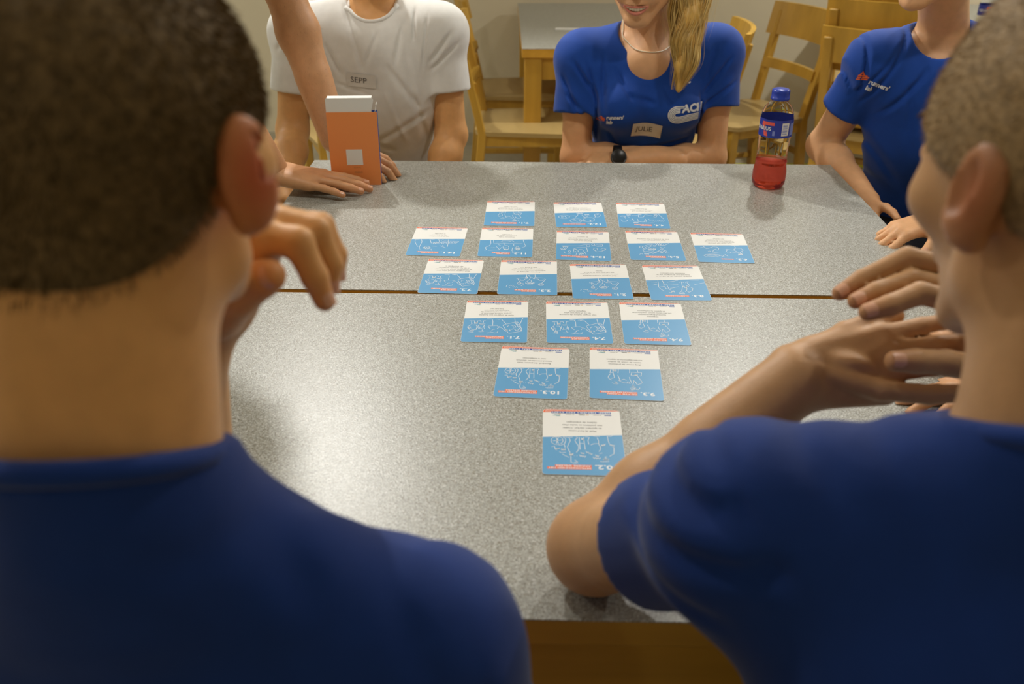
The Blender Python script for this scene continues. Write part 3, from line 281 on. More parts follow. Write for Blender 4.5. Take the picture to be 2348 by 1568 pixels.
# ------------------------------------------------------------ materials
def laminate():
    m = bpy.data.materials.new('speckled_laminate'); m.use_nodes = True; nt = m.node_tree; b = nt.nodes['Principled BSDF']; L = nt.links.new
    tc = nt.nodes.new('ShaderNodeTexCoord')
    def vor(sc_):
        v = nt.nodes.new('ShaderNodeTexVoronoi'); v.inputs['Scale'].default_value = sc_; L(tc.outputs['Object'], v.inputs['Vector'])
        sp = nt.nodes.new('ShaderNodeSeparateColor'); L(v.outputs['Color'], sp.inputs[0]); return sp
    def ramp(src, stops):
        r = nt.nodes.new('ShaderNodeValToRGB'); r.color_ramp.interpolation = 'LINEAR'
        el = r.color_ramp.elements
        while len(el) < len(stops): el.new(0.5)
        for e, (p, c) in zip(el, stops): e.position = p; e.color = srgb(*c)
        L(src, r.inputs[0]); return r
    a, c = vor(760), vor(430)
    r1 = ramp(a.outputs[0], [(0.0, (78, 76, 64)), (0.25, (132, 131, 120)), (0.5, (156, 156, 147)), (0.8, (174, 175, 168)), (1.0, (222, 224, 222))])
    r2 = ramp(c.outputs[1], [(0.0, (120, 100, 62)), (0.12, (150, 146, 132)), (0.5, (154, 153, 143)), (0.9, (166, 167, 160)), (1.0, (205, 206, 200))])
    mx = nt.nodes.new('ShaderNodeMix'); mx.data_type = 'RGBA'; mx.inputs[0].default_value = 0.35
    L(r1.outputs[0], mx.inputs[6]); L(r2.outputs[0], mx.inputs[7]); L(mx.outputs[2], b.inputs['Base Color'])
    b.inputs['Roughness'].default_value = 0.35; b.inputs['Specular IOR Level'].default_value = 0.6
    n = nt.nodes.new('ShaderNodeTexNoise'); n.inputs['Scale'].default_value = 420; n.inputs['Detail'].default_value = 2; L(tc.outputs['Object'], n.inputs['Vector'])
    bp = nt.nodes.new('ShaderNodeBump'); bp.inputs['Strength'].default_value = 0.35; bp.inputs['Distance'].default_value = 0.0006
    L(n.outputs['Fac'], bp.inputs['Height']); L(bp.outputs[0], b.inputs['Normal'])
    return m
M_LAM = laminate()
M_WOOD = mat('honey_wood', srgb(192, 150, 58), 0.38, 0.5, noise=0.16, nscale=14, stretch=(1, 1, 0.12), bump=0.1, bscale=90)
M_WOOD2 = mat('edge_wood', srgb(206, 156, 56), 0.4, 0.5, noise=0.14, nscale=16, stretch=(0.1, 1, 1))
M_SEAT = mat('seat_plywood', srgb(172, 146, 92), 0.4, 0.5, noise=0.08, nscale=10, stretch=(0.2, 1, 1))
M_WALL = mat('wall_paint', srgb(214, 205, 180), 0.85, 0.2, noise=0.02, nscale=3, bump=0.15, bscale=260)
M_FLOOR = mat('floor_vinyl', srgb(176, 170, 150), 0.5, 0.4, noise=0.08, nscale=30)
M_CEIL = mat('ceiling_paint', srgb(215, 210, 200), 0.9, 0.2, noise=0.02)
M_WHITE = mat('card_white', srgb(232, 232, 228), 0.42, 0.4)
M_BLUE = mat('card_blue', srgb(92, 160, 208), 0.34, 0.5)
M_ORG = mat('card_orange', srgb(236, 112, 66), 0.4, 0.4)
M_INK = mat('ink_grey', srgb(84, 84, 84), 0.6, 0.3)
M_LINE = mat('print_white', srgb(232, 236, 240), 0.45, 0.4)
M_NAVY = mat('print_navy', srgb(36, 78, 158), 0.45, 0.4)
M_TEAL = mat('print_teal', srgb(90, 160, 170), 0.5, 0.4)
M_YEL = mat('print_yellow', srgb(205, 150, 50), 0.5, 0.4)
M_BLACK = mat('black_plastic', srgb(22, 22, 24), 0.3, 0.5)

# ------------------------------------------------------------ the room
X0, X1, Y0, Y1 = -3.6, 4.2, -2.6, 4.9
def struct(name, V, Fc, m): return put(raw(name, V, Fc, m), kind='structure')
def slab(name, lo, hi, m):
    mb = MB().box([(a + b) / 2 for a, b in zip(lo, hi)], [b - a for a, b in zip(lo, hi)])
    return put(mb.build(name, m), kind='structure')
slab('floor', (X0, Y0, -0.1), (X1, Y1, 0), M_FLOOR)
slab('ceiling', (X0, Y0, CEIL), (X1, Y1, CEIL + 0.1), M_CEIL)
slab('wall_back', (X0, Y1, 0), (X1, Y1 + 0.1, CEIL), M_WALL)
slab('wall_front', (X0, Y0 - 0.1, 0), (X1, Y0, CEIL), M_WALL)
slab('wall_left', (X0 - 0.1, Y0, 0), (X0, Y1, CEIL), M_WALL)
slab('wall_right', (X1, Y0, 0), (X1 + 0.1, Y1, CEIL), M_WALL)
slab('baseboard_back', (X0, Y1 - 0.012, 0), (X1, Y1, 0.07), mat('skirting', srgb(178, 172, 152), 0.5))
slab('trim_1', (X0, 4.50, 0.0), (X1, 4.56, 0.003), mat('floor_tape', srgb(200, 205, 40), 0.5))

M_LAMPW = mat('lamp_housing', srgb(225, 225, 220), 0.4)
M_GLOW = bpy.data.materials.new('lamp_glow'); M_GLOW.use_nodes = True
_b = M_GLOW.node_tree.nodes['Principled BSDF']; _b.inputs['Emission Color'].default_value = (1, 0.92, 0.78, 1); _b.inputs['Emission Strength'].default_value = 4
where = {(-0.84, 3.36): 'above the white shirted man', (1.05, 3.57): 'above the spare chairs', (2.9, 3.57): 'in the far right corner', (-2.7, 3.57): 'in the far left corner',
         (-0.84, 1.35): 'above the left end of the cards', (1.05, 1.35): 'above the right end of the tables', (-2.7, 1.2): 'by the left wall', (2.9, 1.2): 'by the right wall',
         (-0.84, -1.2): 'behind the left foreground person', (1.05, -1.2): 'behind the right foreground person'}
for i, (x, y, p) in enumerate(LAMPS):
    t = thing('ceiling_lamp', 'round white ceiling lamp ' + where[(x, y)], 'lamp', (x, y, CEIL), group='round ceiling lamps')
    MB().lathe([(0.09, -0.03), (0.1, -0.028), (0.1, 0.0), (0.0, 0.0)], 32).add([], []).build('lamp_ring', M_LAMPW, t, True)
    MB().lathe([(0.0, -0.031), (0.06, -0.031), (0.085, -0.0302)], 32, cap=False).build('lamp_diffuser', M_GLOW, t)

# ------------------------------------------------------------ tables
def table(name, label, cx, cy, rz, L=1.28, W=0.75, group=None):
    t = thing(name, label, 'table', (cx, cy, 0), rz, group)
    MB().box((0, 0, TAB - 0.0008), (L, W, 0.0016), None, 0.0004).build('tabletop', M_LAM, t)
    MB().box((0, 0, TAB - 0.0188), (L - 0.001, W - 0.001, 0.0344), None, 0.002).build('edge_band', M_WOOD2, t)
    for s in (-1, 1):
        MB().box((0, s * (W / 2 - 0.035), TAB - 0.081), (L - 0.13, 0.02, 0.09), None, 0.002).build('apron', M_WOOD2, t)
        MB().box((s * (L / 2 - 0.035), 0, TAB - 0.081), (0.02, W - 0.13, 0.09), None, 0.002).build('apron', M_WOOD, t)
    for a in (-1, 1):
        for b in (-1, 1):
            MB().box((a * (L / 2 - 0.045), b * (W / 2 - 0.045), (TAB - 0.036) / 2), (0.07, 0.07, TAB - 0.036), None, 0.005).build('leg', M_WOOD, t)
    return t
table('dining_table', 'speckled grey table nearest the viewer, carrying the lower six cards', 0.12, 1.0275, -0.022)
table('dining_table', 'speckled grey table behind the narrow gap, with orange box and drink bottle on it', 0.137, 1.791, -0.022)
table('dining_table', 'empty grey table standing end-on against the wall behind the ponytailed person', 0.03 + 0.375, 4.25, math.pi / 2 + 0.01, 1.22)
table('dining_table', 'empty grey table against the wall beyond the stacked chairs at right', 2.05, 4.25, math.pi / 2 - 0.01, 1.22, 0.75)
put(MB().box((0.27, 4.078, TAB + 0.0015), (0.17, 0.035, 0.003), Matrix.Rotation(-0.1, 3, 'Z')).build('paper_strip', M_WHITE), 'narrow white paper strip lying on the empty table by the wall', 'paper')

# ------------------------------------------------------------ cards
CW, CH, CR = 0.105, 0.148, 0.0048
def rrect(w_, h_, r, n=5):
    P = []
    for (sx, sy, a0) in ((1, 1, 0), (-1, 1, 90), (-1, -1, 180), (1, -1, 270)):
        for k in range(n + 1):
            a = math.radians(a0 + 90 * k / n); P.append((sx * (w_ / 2 - r) + r * math.cos(a), sy * (h_ / 2 - r) + r * math.sin(a)))
    return P
def ribbons(lines, wd, z):
    V = []; Fc = []
    for l in lines:
        pts = [Vector((a / 1000, b / 1000)) for a, b in l]
        for i in range(len(pts) - 1):
            d = pts[i + 1] - pts[i]
            if d.length < 1e-6: continue
            d.normalize(); n = Vector((-d.y, d.x)) * wd / 2; e = d * wd * 0.35; b = len(V)
            V += [(*(pts[i] - e + n), z), (*(pts[i] - e - n), z), (*(pts[i + 1] + e - n), z), (*(pts[i + 1] + e + n), z)]; Fc.append((b, b + 1, b + 2, b + 3))
    return V, Fc
def flat_text(items, z):
    """items: (string, u0, v0, width or None, cap height, align, bold) in millimetres"""
    V = []; Fc = []
    for (s, u0, v0, wd, hh, al, bold) in items:
        P, Q = text_vf(s, bold); W0 = P[:, 0].max()
        sx = (wd / W0) if wd else hh * 0.98
        x = P[:, 0] * sx + (u0 if al == 'l' else u0 - W0 * sx / 2); y = P[:, 1] * hh + v0; b = len(V)
        V += [(a / 1000, c / 1000, z) for a, c in zip(x, y)]; Fc += [tuple(i + b for i in f) for f in Q]
    return V, Fc
T_COACH = ['RELATIE TUSSEN', 'COACH EN SPORTER']; T_VERW = ['DUIDELIJKE', 'VERWACHTINGEN']; T_BETR = ['BETROKKENHEID MET', 'ANDERE SPELERS']; T_COMP = ['ZICHT OP', 'COMPETENTIE']
CARDS = [  # number, x, y, angle, drawing, title, title widths, body lines, where
 ('9.1.', -0.0049, 1.8053, -0.0276, '9', T_COACH, (41, 51), ['Organiseer samen een overleg', 'met de coach en de spelers', 'over de relatie'], 'leftmost of the farthest row'),
 ('12.2.', 0.1424, 1.7994, -0.0010, '12', ['COMMUNICATIE'], (45,), ['Zorg voor een open sfeer en', 'communiceer duidelijk met de', 'sporters in de groep'], 'middle of the farthest row'),
 ('4.4.', 0.2755, 1.7949, -0.0547, '4', ['SPELVORMEN', 'TRAININGEN'], (22, 34), ['Laat de jongeren zelf', 'oefeningen kiezen tijdens', 'de trainingen'], 'rightmost of the farthest row'),
 ('13.4.', 0.1386, 1.6288, -0.0563, '13', ['STERKE', 'TEAMPRESTATIES'], (21, 50), ['Bespreek samen hoe', 'het team zich voelt tijdens de', 'trainingen en wedstrijden van', 'dit seizoen'], 'between 11.3 and 5.4'),
 ('5.4.', 0.2787, 1.6295, -0.0369, '5', ['EFFICIENTE', 'TRAININGEN'], (28, 36), ['Zorg voor goede afspraken', 'over de training en het materiaal'], 'fourth of the second row'),
 ('6.3.', 0.4073, 1.6194, -0.0652, '6', ['KOSTEN'], (21,), ['Zoek samen naar manieren', 'om de kosten van de sport laag', 'te houden voor de sporters en', 'hun ouders zodat iedereen', 'kan meedoen'], 'rightmost card of the second row'),
 ('14.1.', -0.1475, 1.6480, -0.0614, '14', ['GEZONDHEID', 'EN BLESSURES'], (32, 39), ['Let op de gezondheid', 'van de jongeren', 'in je groep'], 'leftmost card of the second row'),
 ('11.3.', -0.0119, 1.6448, -0.0322, '11', ['SAMEN', 'PLEZIER MAKEN'], (24, 33), ['Organiseer leuke', 'activiteiten naast de', 'trainingen'], 'second of the second row, beneath 9.1'),
 ('7.2.', -0.1093, 1.4826, -0.0513, '7', T_VERW, (27, 44), ['Geef jongeren vooraf uitleg over', 'de training en vertel duidelijk wat', 'je van hen verwacht en waarom', 'dat belangrijk is'], 'leftmost card lying across the gap'),
 ('2.3.', 0.0288, 1.4785, -0.0390, '2', T_COMP, (24, 36), ['Bespreek regelmatig de', 'individuele vooruitgang met elke', 'jongere en geef aandacht aan', 'wat al goed lukt'], 'second card lying across the gap'),
 ('2.1.', 0.1584, 1.4627, -0.0174, '2', T_COMP, (24, 36), ['Geef jongeren positieve feedback', 'over hun inzet en hun vooruitgang en', 'laat hen zien wat ze al goed', 'kunnen'], 'third card lying across the gap'),
 ('8.3.', 0.2924, 1.4580, -0.0144, '8', ['CLUBWAARDEN'], (39,), ['Hang de waarden van de club op en', 'bespreek met de jongeren wat ze', 'betekenen voor iedereen'], 'rightmost card lying across the gap'),
 ('7.1.', -0.0267, 1.3058, -0.0288, '7', T_VERW, (27, 44), ['Geef de jongeren een duidelijk', 'schema waarop staat wat je', 'van hen verwacht tijdens de', 'trainingen en bespreek', 'het met hen'], 'left card of the row of three'),
 ('7.4.', 0.1084, 1.3030, -0.0250, '7', T_VERW, (27, 44), ['Stel vragen tijdens de training.', 'Ga na of iedereen alles', 'begrepen heeft'], 'middle card of the row of three'),
 ('9.4.', 0.2314, 1.2996, -0.0449, '9', T_COACH, (41, 51), ['Organiseer', 'teambuildingactiviteiten', 'om de relatie tussen coach/trainer', 'en spelers te verbeteren'], 'right card of the row of three'),
 ('10.3.', 0.0311, 1.1425, -0.0769, '10', T_BETR, (53.5, 43.5), ['Benadruk dat pesten, zoals', 'iemand intimideren, absoluut', 'niet is toegestaan'], 'left card of the pair'),
 ('9.3.', 0.1672, 1.1388, -0.0781, '9', T_COACH, (41, 51), ['Zorg ervoor dat problemen', 'tussen de coach en spelers', 'worden opgemerkt en opgelost'], 'right card of the pair'),
 ('10.2.', 0.0928, 0.9646, -0.0358, '10', T_BETR, (53.5, 43.5), ['Maak de band tussen', 'de sporters sterker. Creëer', 'een positieve en leuke sfeer', 'tijdens de trainingen'], 'lone card nearest the viewer'),
]
TH = 0.0007
def card(num, x, y, ang, dr, title, tw, body, place):
    V = MB().prism(rrect(CW, CH, CR), 0, TH)
    o = V.build('game_card', M_WHITE); o.location = (x, y, TAB + 0.0002); o.rotation_euler = (0, 0, math.pi + ang)
    put(o, 'blue and white card numbered %s, %s' % (num.rstrip('.'), place), 'card', 'blue and white game cards')
    P = [p for p in rrect(CW - 0.0006, CH - 0.0006, CR)]
    top = [p for p in P if p[1] > 0]; top.sort(key=lambda p: math.atan2(p[1], p[0]))
    poly = top + [(-CW / 2 + 0.0003, -0.0145), (CW / 2 - 0.0003, -0.0065)]
    z = TH + 0.00005
    raw('blue_panel', [(a, b, z) for a, b in poly], [tuple(range(len(poly)))], M_BLUE, o, local=True)
    # checkered border along the foot of the card
    q = 0.0485
    bp = [(-CW / 2 + 0.004, -CH / 2 + 0.0004), (CW / 2 - 0.004, -CH / 2 + 0.0004), (CW / 2 - 0.0012, -CH / 2 + 0.0022), (CW / 2 - 0.0003, -0.0655), (-CW / 2 + 0.0005, -0.0717)]
    raw('orange_border', [(a, b, z) for a, b in bp], [tuple(range(5))], M_ORG, o, local=True)
    zz = []
    for r_, base in enumerate((-72.2, -69.9, -67.8)):
        u = -50.0
        if r_ == 1: u = -22.0
        if r_ == 2: u = 18.0
        l = []
        k = 0
        while u < 50.5:
            l.append((u, base + (0.55 if k % 2 else -0.55))); u += 2.1; k += 1
        zz.append(l)
    Vv, Ff = ribbons(zz, 0.0006, z + 0.00005); raw('zigzag_pattern', Vv, Ff, M_WHITE, o, local=True)
    # number and title
    nu = {'10': -40.5, '12': -40.5, '13': -40.5, '14': -40.5, '11': -40.5}.get(num.split('.')[0], -40.5)
    two = len(num) > 4; wd = 27 if two else 20.5
    Vv, Ff = flat_text([(num, nu, 53.3, wd, 8.7, 'l', 0.028)], z + 0.0001); raw('card_number', Vv, Ff, M_LINE, o, local=True)
    tu = -8.2 if two else -14.3; its = []; bands = []
    rows = [58.6, 54.0] if len(title) == 2 else [55.6]
    for s, v, wt in zip(title, rows, tw):
        its.append((s, tu, v, wt, 3.2, 'l', 0.02)); bands.append((tu - 1.1, v - 0.75, tu + wt + 1.0, v + 4.0))
    Vv = []; Ff = []
    for (a, b, c, d) in bands:
        k = len(Vv); Vv += [(a / 1000, b / 1000, z + 0.00005), (c / 1000, b / 1000, z + 0.00005), (c / 1000, d / 1000, z + 0.00005), (a / 1000, d / 1000, z + 0.00005)]; Ff.append((k, k + 1, k + 2, k + 3))
    raw('title_band', Vv, Ff, M_ORG, o, local=True)
    Vv, Ff = flat_text(its, z + 0.00012); raw('title_text', Vv, Ff, M_LINE, o, local=True)
    # paragraph
    n = len(body); step = 6.9 if n <= 4 else 5.8; v0 = -23.5 if n == 4 else (-26 if n <= 3 else -21.5)
    Vv, Ff = flat_text([(s, 0, v0 - step * i, len(s) * 1.93, 3.6, 'c', 0.0) for i, s in enumerate(body)], z + 0.00005)
    raw('paragraph_text', Vv, Ff, M_INK, o, local=True)
    # footer
    raw('footer_band', [(-0.0405, -0.0685, z + 0.0001), (0.041, -0.0685, z + 0.0001), (0.041, -0.0640, z + 0.0001), (-0.0405, -0.0640, z + 0.0001)], [(0, 1, 2, 3)], M_NAVY, o, local=True)
    Vv, Ff = flat_text([('GEEF TIENERS EEN STEM', -39.6, -67.9, 79.6, 3.4, 'l', 0.012)], z + 0.00016); raw('footer_text', Vv, Ff, M_LINE, o, local=True)
    Vv, Ff = ribbons([[(-40, -60.5), (-32, -60.5)]], 0.0017, z + 0.00005); raw('logo_mark', Vv, Ff, M_NAVY, o, local=True)
    Vv, Ff = ribbons([[(-27, -60.8), (-25.5, -60.8)], [(-24, -60.9), (-16, -60.9)], [(-4.5, -60.2), (2.5, -60.2)], [(-4.5, -61.7), (3.5, -61.7)], [(10, -60.6), (12, -60.6)], [(13.5, -60.6), (21, -60.6)]], 0.0008, z + 0.00005); raw('logo_mark', Vv, Ff, M_INK, o, local=True)
    Vv, Ff = ribbons([[(29, -60.2), (37, -60.2)], [(29, -58.6), (39, -58.6)], [(29, -57.2), (34, -57.2)]], 0.0008, z + 0.00005); raw('logo_mark', Vv, Ff, M_TEAL, o, local=True)
    for lm in ([(-9.5, -61), (-6.8, -61)], [(28.5, -62.6), (30.6, -62.6)]):
        Vv, Ff = ribbons([lm], 0.0016, z + 0.00005); raw('logo_mark', Vv, Ff, M_YEL, o, local=True)
    Vv, Ff = ribbons([[(a, max(b, -14.5 + (a + 52.5) * 0.0762 + 0.6)) for a, b in l] for l in DRAW[dr]], 0.00075, z + 0.00006); raw('line_drawing', Vv, Ff, M_LINE, o, local=True)
    return o
for c in CARDS: card(*c)

# ------------------------------------------------------------ orange card box standing on the far table
bx = thing('card_box', 'upright orange cardboard box with open white lid flap, held on the far table', 'box', (-0.359, 1.998, TAB), 0.05)
BW, BH, BD = 0.112, 0.168, 0.020
M_BOX = mat('box_orange', srgb(242, 150, 84), 0.42, 0.4)
mb = MB()
mb.box((0, -BD / 2 + 0.0006, BH / 2), (BW, 0.0012, BH)); mb.build('front_panel', M_BOX, bx)
mb = MB(); mb.box((0, BD / 2 - 0.0006, BH / 2), (BW, 0.0012, BH)); mb.build('back_panel', M_NAVY, bx)
for s in (-1, 1): MB().box((s * (BW / 2 - 0.0006), 0, BH / 2), (0.0012, BD - 0.0024, BH)).build('side_panel', M_NAVY, bx)
MB().box((0, 0, 0.0006), (BW - 0.0024, BD - 0.0024, 0.0012)).build('bottom_panel', M_BOX, bx)
fl = MB(); fy = -BD / 2 + 0.002
Pf = [(-0.0555, BH - 0.01), (0.0445, BH - 0.01), (0.0445, BH + 0.004), (0.0495, BH + 0.022), (0.050, BH + 0.0255), (0.047, BH + 0.031), (-0.053, BH + 0.031), (-0.0555, BH + 0.028)]
fl.add([(a, fy, b) for a, b in Pf] + [(a, fy + 0.0008, b) for a, b in Pf], [tuple(range(8)), tuple(range(15, 7, -1))] + [(i, 8 + i, 8 + (i + 1) % 8, (i + 1) % 8) for i in range(8)])
fl.build('lid_flap', M_WHITE, bx)
MB().box((-0.003, fy + 0.008, BH + 0.0312), (0.098, 0.016, 0.0008), Matrix.Rotation(0.12, 3, 'X')).build('tuck_flap', M_WHITE, bx)
MB().box((0.0535, 0.002, BH + 0.008), (0.0008, 0.02, 0.018), Matrix.Rotation(0.2, 3, 'Y')).build('dust_flap', M_WHITE, bx)
sy = -BD / 2 - 0.0003
MB().box((-0.0005, sy, 0.066), (0.0365, 0.0003, 0.0365)).build('white_square', M_WHITE, bx)
V_, F_ = flat_text([('Scan de code', 4, 41, 16, 1.6, 'c', 0), ('voor meer info', 6, 33, 18, 1.6, 'c', 0), ('over de kaarten', 6, 29, 18, 1.6, 'c', 0)], 0)
raw('small_print', [(a, sy - 0.0002, b) for a, b, _ in V_], F_, M_INK, bx, local=True)

# ------------------------------------------------------------ drink bottles
M_PET = mat('clear_plastic', (0.96, 0.97, 0.97, 1), 0.06, 0.5, trans=1.0, ior=1.12)
M_JUICE = mat('red_drink', srgb(245, 104, 84), 0.05, 0.5, trans=0.8, ior=1.2)
M_CAP = mat('cap_blue', srgb(34, 62, 170), 0.3, 0.5)
M_LABEL = mat('label_blue', srgb(40, 60, 165), 0.35, 0.5)
M_LBLUE = mat('label_light', srgb(130, 145, 215), 0.4, 0.5)
M_CORAL = mat('label_coral', srgb(240, 95, 80), 0.4, 0.5)
def bottle(label, x, y, z, rz):
    t = thing('drink_bottle', label, 'bottle', (x, y, z), rz)
    R = 0.0375
    prof = [(0.0, 0.006), (0.012, 0.004), (0.024, 0.0), (0.032, 0.002), (0.0365, 0.010), (R, 0.02), (R, 0.038), (0.0355, 0.05), (0.0345, 0.06), (0.0355, 0.062), (0.0338, 0.068), (0.034, 0.075), (0.0328, 0.08), (0.034, 0.088),
            (0.033, 0.094), (0.0345, 0.103), (0.0345, 0.110), (0.0355, 0.118), (0.0362, 0.121), (0.0362, 0.163), (0.0352, 0.168), (0.0335, 0.176), (0.029, 0.186), (0.022, 0.194), (0.0175, 0.198), (0.0165, 0.202), (0.0165, 0.214)]
    prof = [(r, zz * 0.985) for r, zz in prof]
    MB().lathe(prof, 48, cap=False).build('bottle_body', M_PET, t, True)
    lv = 0.066; ip = [(max(r - 0.0012, 0), zz + (0.0012 if i < 4 else 0)) for i, (r, zz) in enumerate(prof) if zz < lv] + [(0.0325, lv), (0.0, lv)]
    MB().lathe(ip, 48, cap=False).build('red_liquid', M_JUICE, t, True)
    cp = MB().lathe([(0.0, 0.2215), (0.0165, 0.2215), (0.0192, 0.219), (0.0195, 0.214), (0.0195, 0.204), (0.0203, 0.2035), (0.0203, 0.199), (0.0185, 0.198)], 60, cap=False).build('cap', M_CAP, t, True)
    def band(a0, a1, z0, z1, r, m, nm, n=24, par=None, slant=0):
        V = []; Fc = []
        for k in range(n + 1):
            a = a0 + (a1 - a0) * k / n; V += [(r * math.cos(a), r * math.sin(a), z0), (r * math.cos(a + slant), r * math.sin(a + slant), z1)]
        for k in range(n): Fc.append((2 * k, 2 * k + 2, 2 * k + 3, 2 * k + 1))
        return raw(nm, V, Fc, m, par or t, smooth=True, local=True)
    lb = band(0, 2 * math.pi, 0.121, 0.160, 0.0364, M_LABEL, 'label', 48)
    band(0, 2 * math.pi, 0.1205, 0.1235, 0.03655, M_CAP, 'label_edge', 48, lb)
    # camera side of the bottle is local -y (angle -90 deg); print laid out around it
    D = math.radians
    band(D(-85), D(-58), 0.126, 0.154, 0.0366, M_WHITE, 'barcode_panel', 8, lb)
    for zz, hh in ((0.129, .0016), (0.132, .0008), (0.1345, .002), (0.138, .0009), (0.141, .0022), (0.1445, .0008), (0.147, .0018), (0.150, .0009)):
        band(D(-82), D(-64), zz, zz + hh, 0.0367, M_LBLUE, 'barcode_stripe', 6, lb)
    band(D(-50), D(-15), 0.125, 0.152, 0.0366, M_LBLUE, 'print_panel', 8, lb)
    band(D(-158), D(-112), 0.148, 0.155, 0.0367, M_CORAL, 'coral_stroke', 10, lb)
    band(D(-146), D(-132), 0.1235, 0.150, 0.03665, M_CORAL, 'coral_stroke', 6, lb, slant=D(-16))
    P, Q = text_vf('AQUARIUS', 0.02); P = P * 0.0085; ww = P[:, 0].max(); V = []
    for p in P:
        a = D(-122) - (ww - p[0]) / 0.0367; V.append((0.0369 * math.cos(a), 0.0369 * math.sin(a), 0.1365 + p[1]))
    raw('brand_lettering', V, Q, M_LINE, lb, local=True)
    band(D(-116), D(-108), 0.126, 0.136, 0.0367, M_LBLUE, 'small_panel', 4, lb)
    return t
bottle('clear bottle a third full of red drink, blue cap and label, on the far table', 0.590, 1.992, TAB, 0)
bottle('red drink bottle on the wall table, almost hidden by the right foreground head', 1.86, 3.70, TAB, 0.6)

# ------------------------------------------------------------ wooden chairs
def chair(label, x, y, rz, group=None, z=0.0):
    """faces local +y; origin on the floor under the seat centre"""
    global PROTO
    if PROTO is None:
        t = thing('wooden_chair', label, 'chair')
        # seat: rounded trapezoid with a slight dish
        P = []
        for (sx, sy, a0, wx) in ((1, 1, 0, 0.215), (-1, 1, 90, 0.215), (-1, -1, 180, 0.185), (1, -1, 270, 0.185)):
            for k in range(5):
                a = math.radians(a0 + 22.5 * k); P.append((sx * (wx - 0.05) + 0.05 * math.cos(a), sy * (0.205 - 0.05) + 0.05 * math.sin(a)))
        MB().prism(P, 0.438, 0.455).build('seat', M_SEAT, t)
        for s in (-1, 1):
            MB().box((s * 0.165, 0.0, 0.415), (0.022, 0.34, 0.045), None, 0.003).build('seat_rail', M_WOOD, t)
            MB().box((0, s * 0.165, 0.415), (0.30, 0.022, 0.045), None, 0.003).build('seat_rail', M_WOOD, t)
            MB().bar((s * 0.185, 0.175, 0), (s * 0.18, 0.17, 0.437), 0.034, 0.034, up=(0, 1, 0)).build('leg', M_WOOD, t)
            m = MB(); m.bar((s * 0.17, -0.22, 0), (s * 0.168, -0.175, 0.45), 0.034, 0.034, up=(0, 1, 0)); m.bar((s * 0.168, -0.176, 0.44), (s * 0.176, -0.262, 0.83), 0.034, 0.03, up=(0, 1, 0)); m.build('leg', M_WOOD, t)
            MB().bar((s * 0.18, 0.165, 0.2), (s * 0.17, -0.2, 0.2), 0.018, 0.026).build('stretcher', M_WOOD, t)
        MB().bar((-0.178, 0.0, 0.2), (0.178, 0.0, 0.2), 0.018, 0.026).build('stretcher', M_WOOD, t)
        MB().bar((-0.17, -0.195, 0.30), (0.17, -0.195, 0.30), 0.016, 0.03).build('stretcher', M_WOOD, t)
        def crail(z0, z1, y0, bow, nm, wid=0.20, tk=0.016):
            m = MB(); n = 12; V = []; Fc = []
            for k in range(n + 1):
                u = -1 + 2 * k / n; x_ = u * wid; yy = y0 - bow * (1 - u * u)
                ly = -0.22 * (z1 - z0)
                V += [(x_, yy, z0), (x_, yy + tk, z0), (x_, yy + ly + tk, z1), (x_, yy + ly, z1)]
            for k in range(n):
                for j in range(4): Fc.append((4 * k + j, 4 * k + (j + 1) % 4, 4 * k + 4 + (j + 1) % 4, 4 * k + 4 + j))
            Fc += [(3, 2, 1, 0), (4 * n, 4 * n + 1, 4 * n + 2, 4 * n + 3)]; m.add(V, Fc); return m.build(nm, M_WOOD, t)
        crail(0.735, 0.865, -0.232, 0.042, 'top_rail', 0.205, 0.018)
        crail(0.60, 0.64, -0.202, 0.025, 'back_rail', 0.17)
        PROTO = t
    else:
        t = copy_tree(PROTO); t['label'] = label
    t.location = (x, y, z); t.rotation_euler = (0, 0, rz)
    if group: t['group'] = group
    elif 'group' in t: t['group'] = 'matching wooden cafe chairs'
    return t
PROTO = None
G = 'matching wooden cafe chairs'
D_ = math.radians
chair('wooden chair pushed under the left side of the wall table, nearer the viewer', 0.055, 3.69, -math.pi / 2, G)
chair('wooden chair pushed under the left side of the wall table, nearer the wall', 0.03, 4.29, -math.pi / 2 + 0.05, G)
chair('wooden chair whose curved back shows behind the ponytailed person shoulder', 0.60, 3.52, math.pi / 2 - 0.10, G)
chair('wooden chair with slanting slatted back standing by the bare wall', 0.99, 3.84, D_(112), G)
for k in range(3):
    chair('wooden chair in the stack at right, ' + ['standing on the floor', 'the middle one', 'the topmost one'][k], 1.455 + 0.012 * k, 3.62 + 0.024 * k, D_(-28), 'stacked wooden chairs', z=0.095 * k)
chair('wooden chair under the white shirted person', -0.38, 2.60, math.pi, G)
chair('wooden chair under the ponytailed person', 0.35, 2.62, math.pi, G)
chair('wooden chair under the person at the right end', 1.10, 2.28, D_(118), G)
chair('wooden chair under the left foreground person', -0.27, 0.24, 0, G)
chair('wooden chair under the right foreground person', 0.40, 0.24, 0, G)
chair('wooden chair under the person at the near right side', 1.17, 1.12, D_(90), G)
chair('wooden chair standing near the wall behind the white shirted person', -0.62, 3.55, D_(20), G)

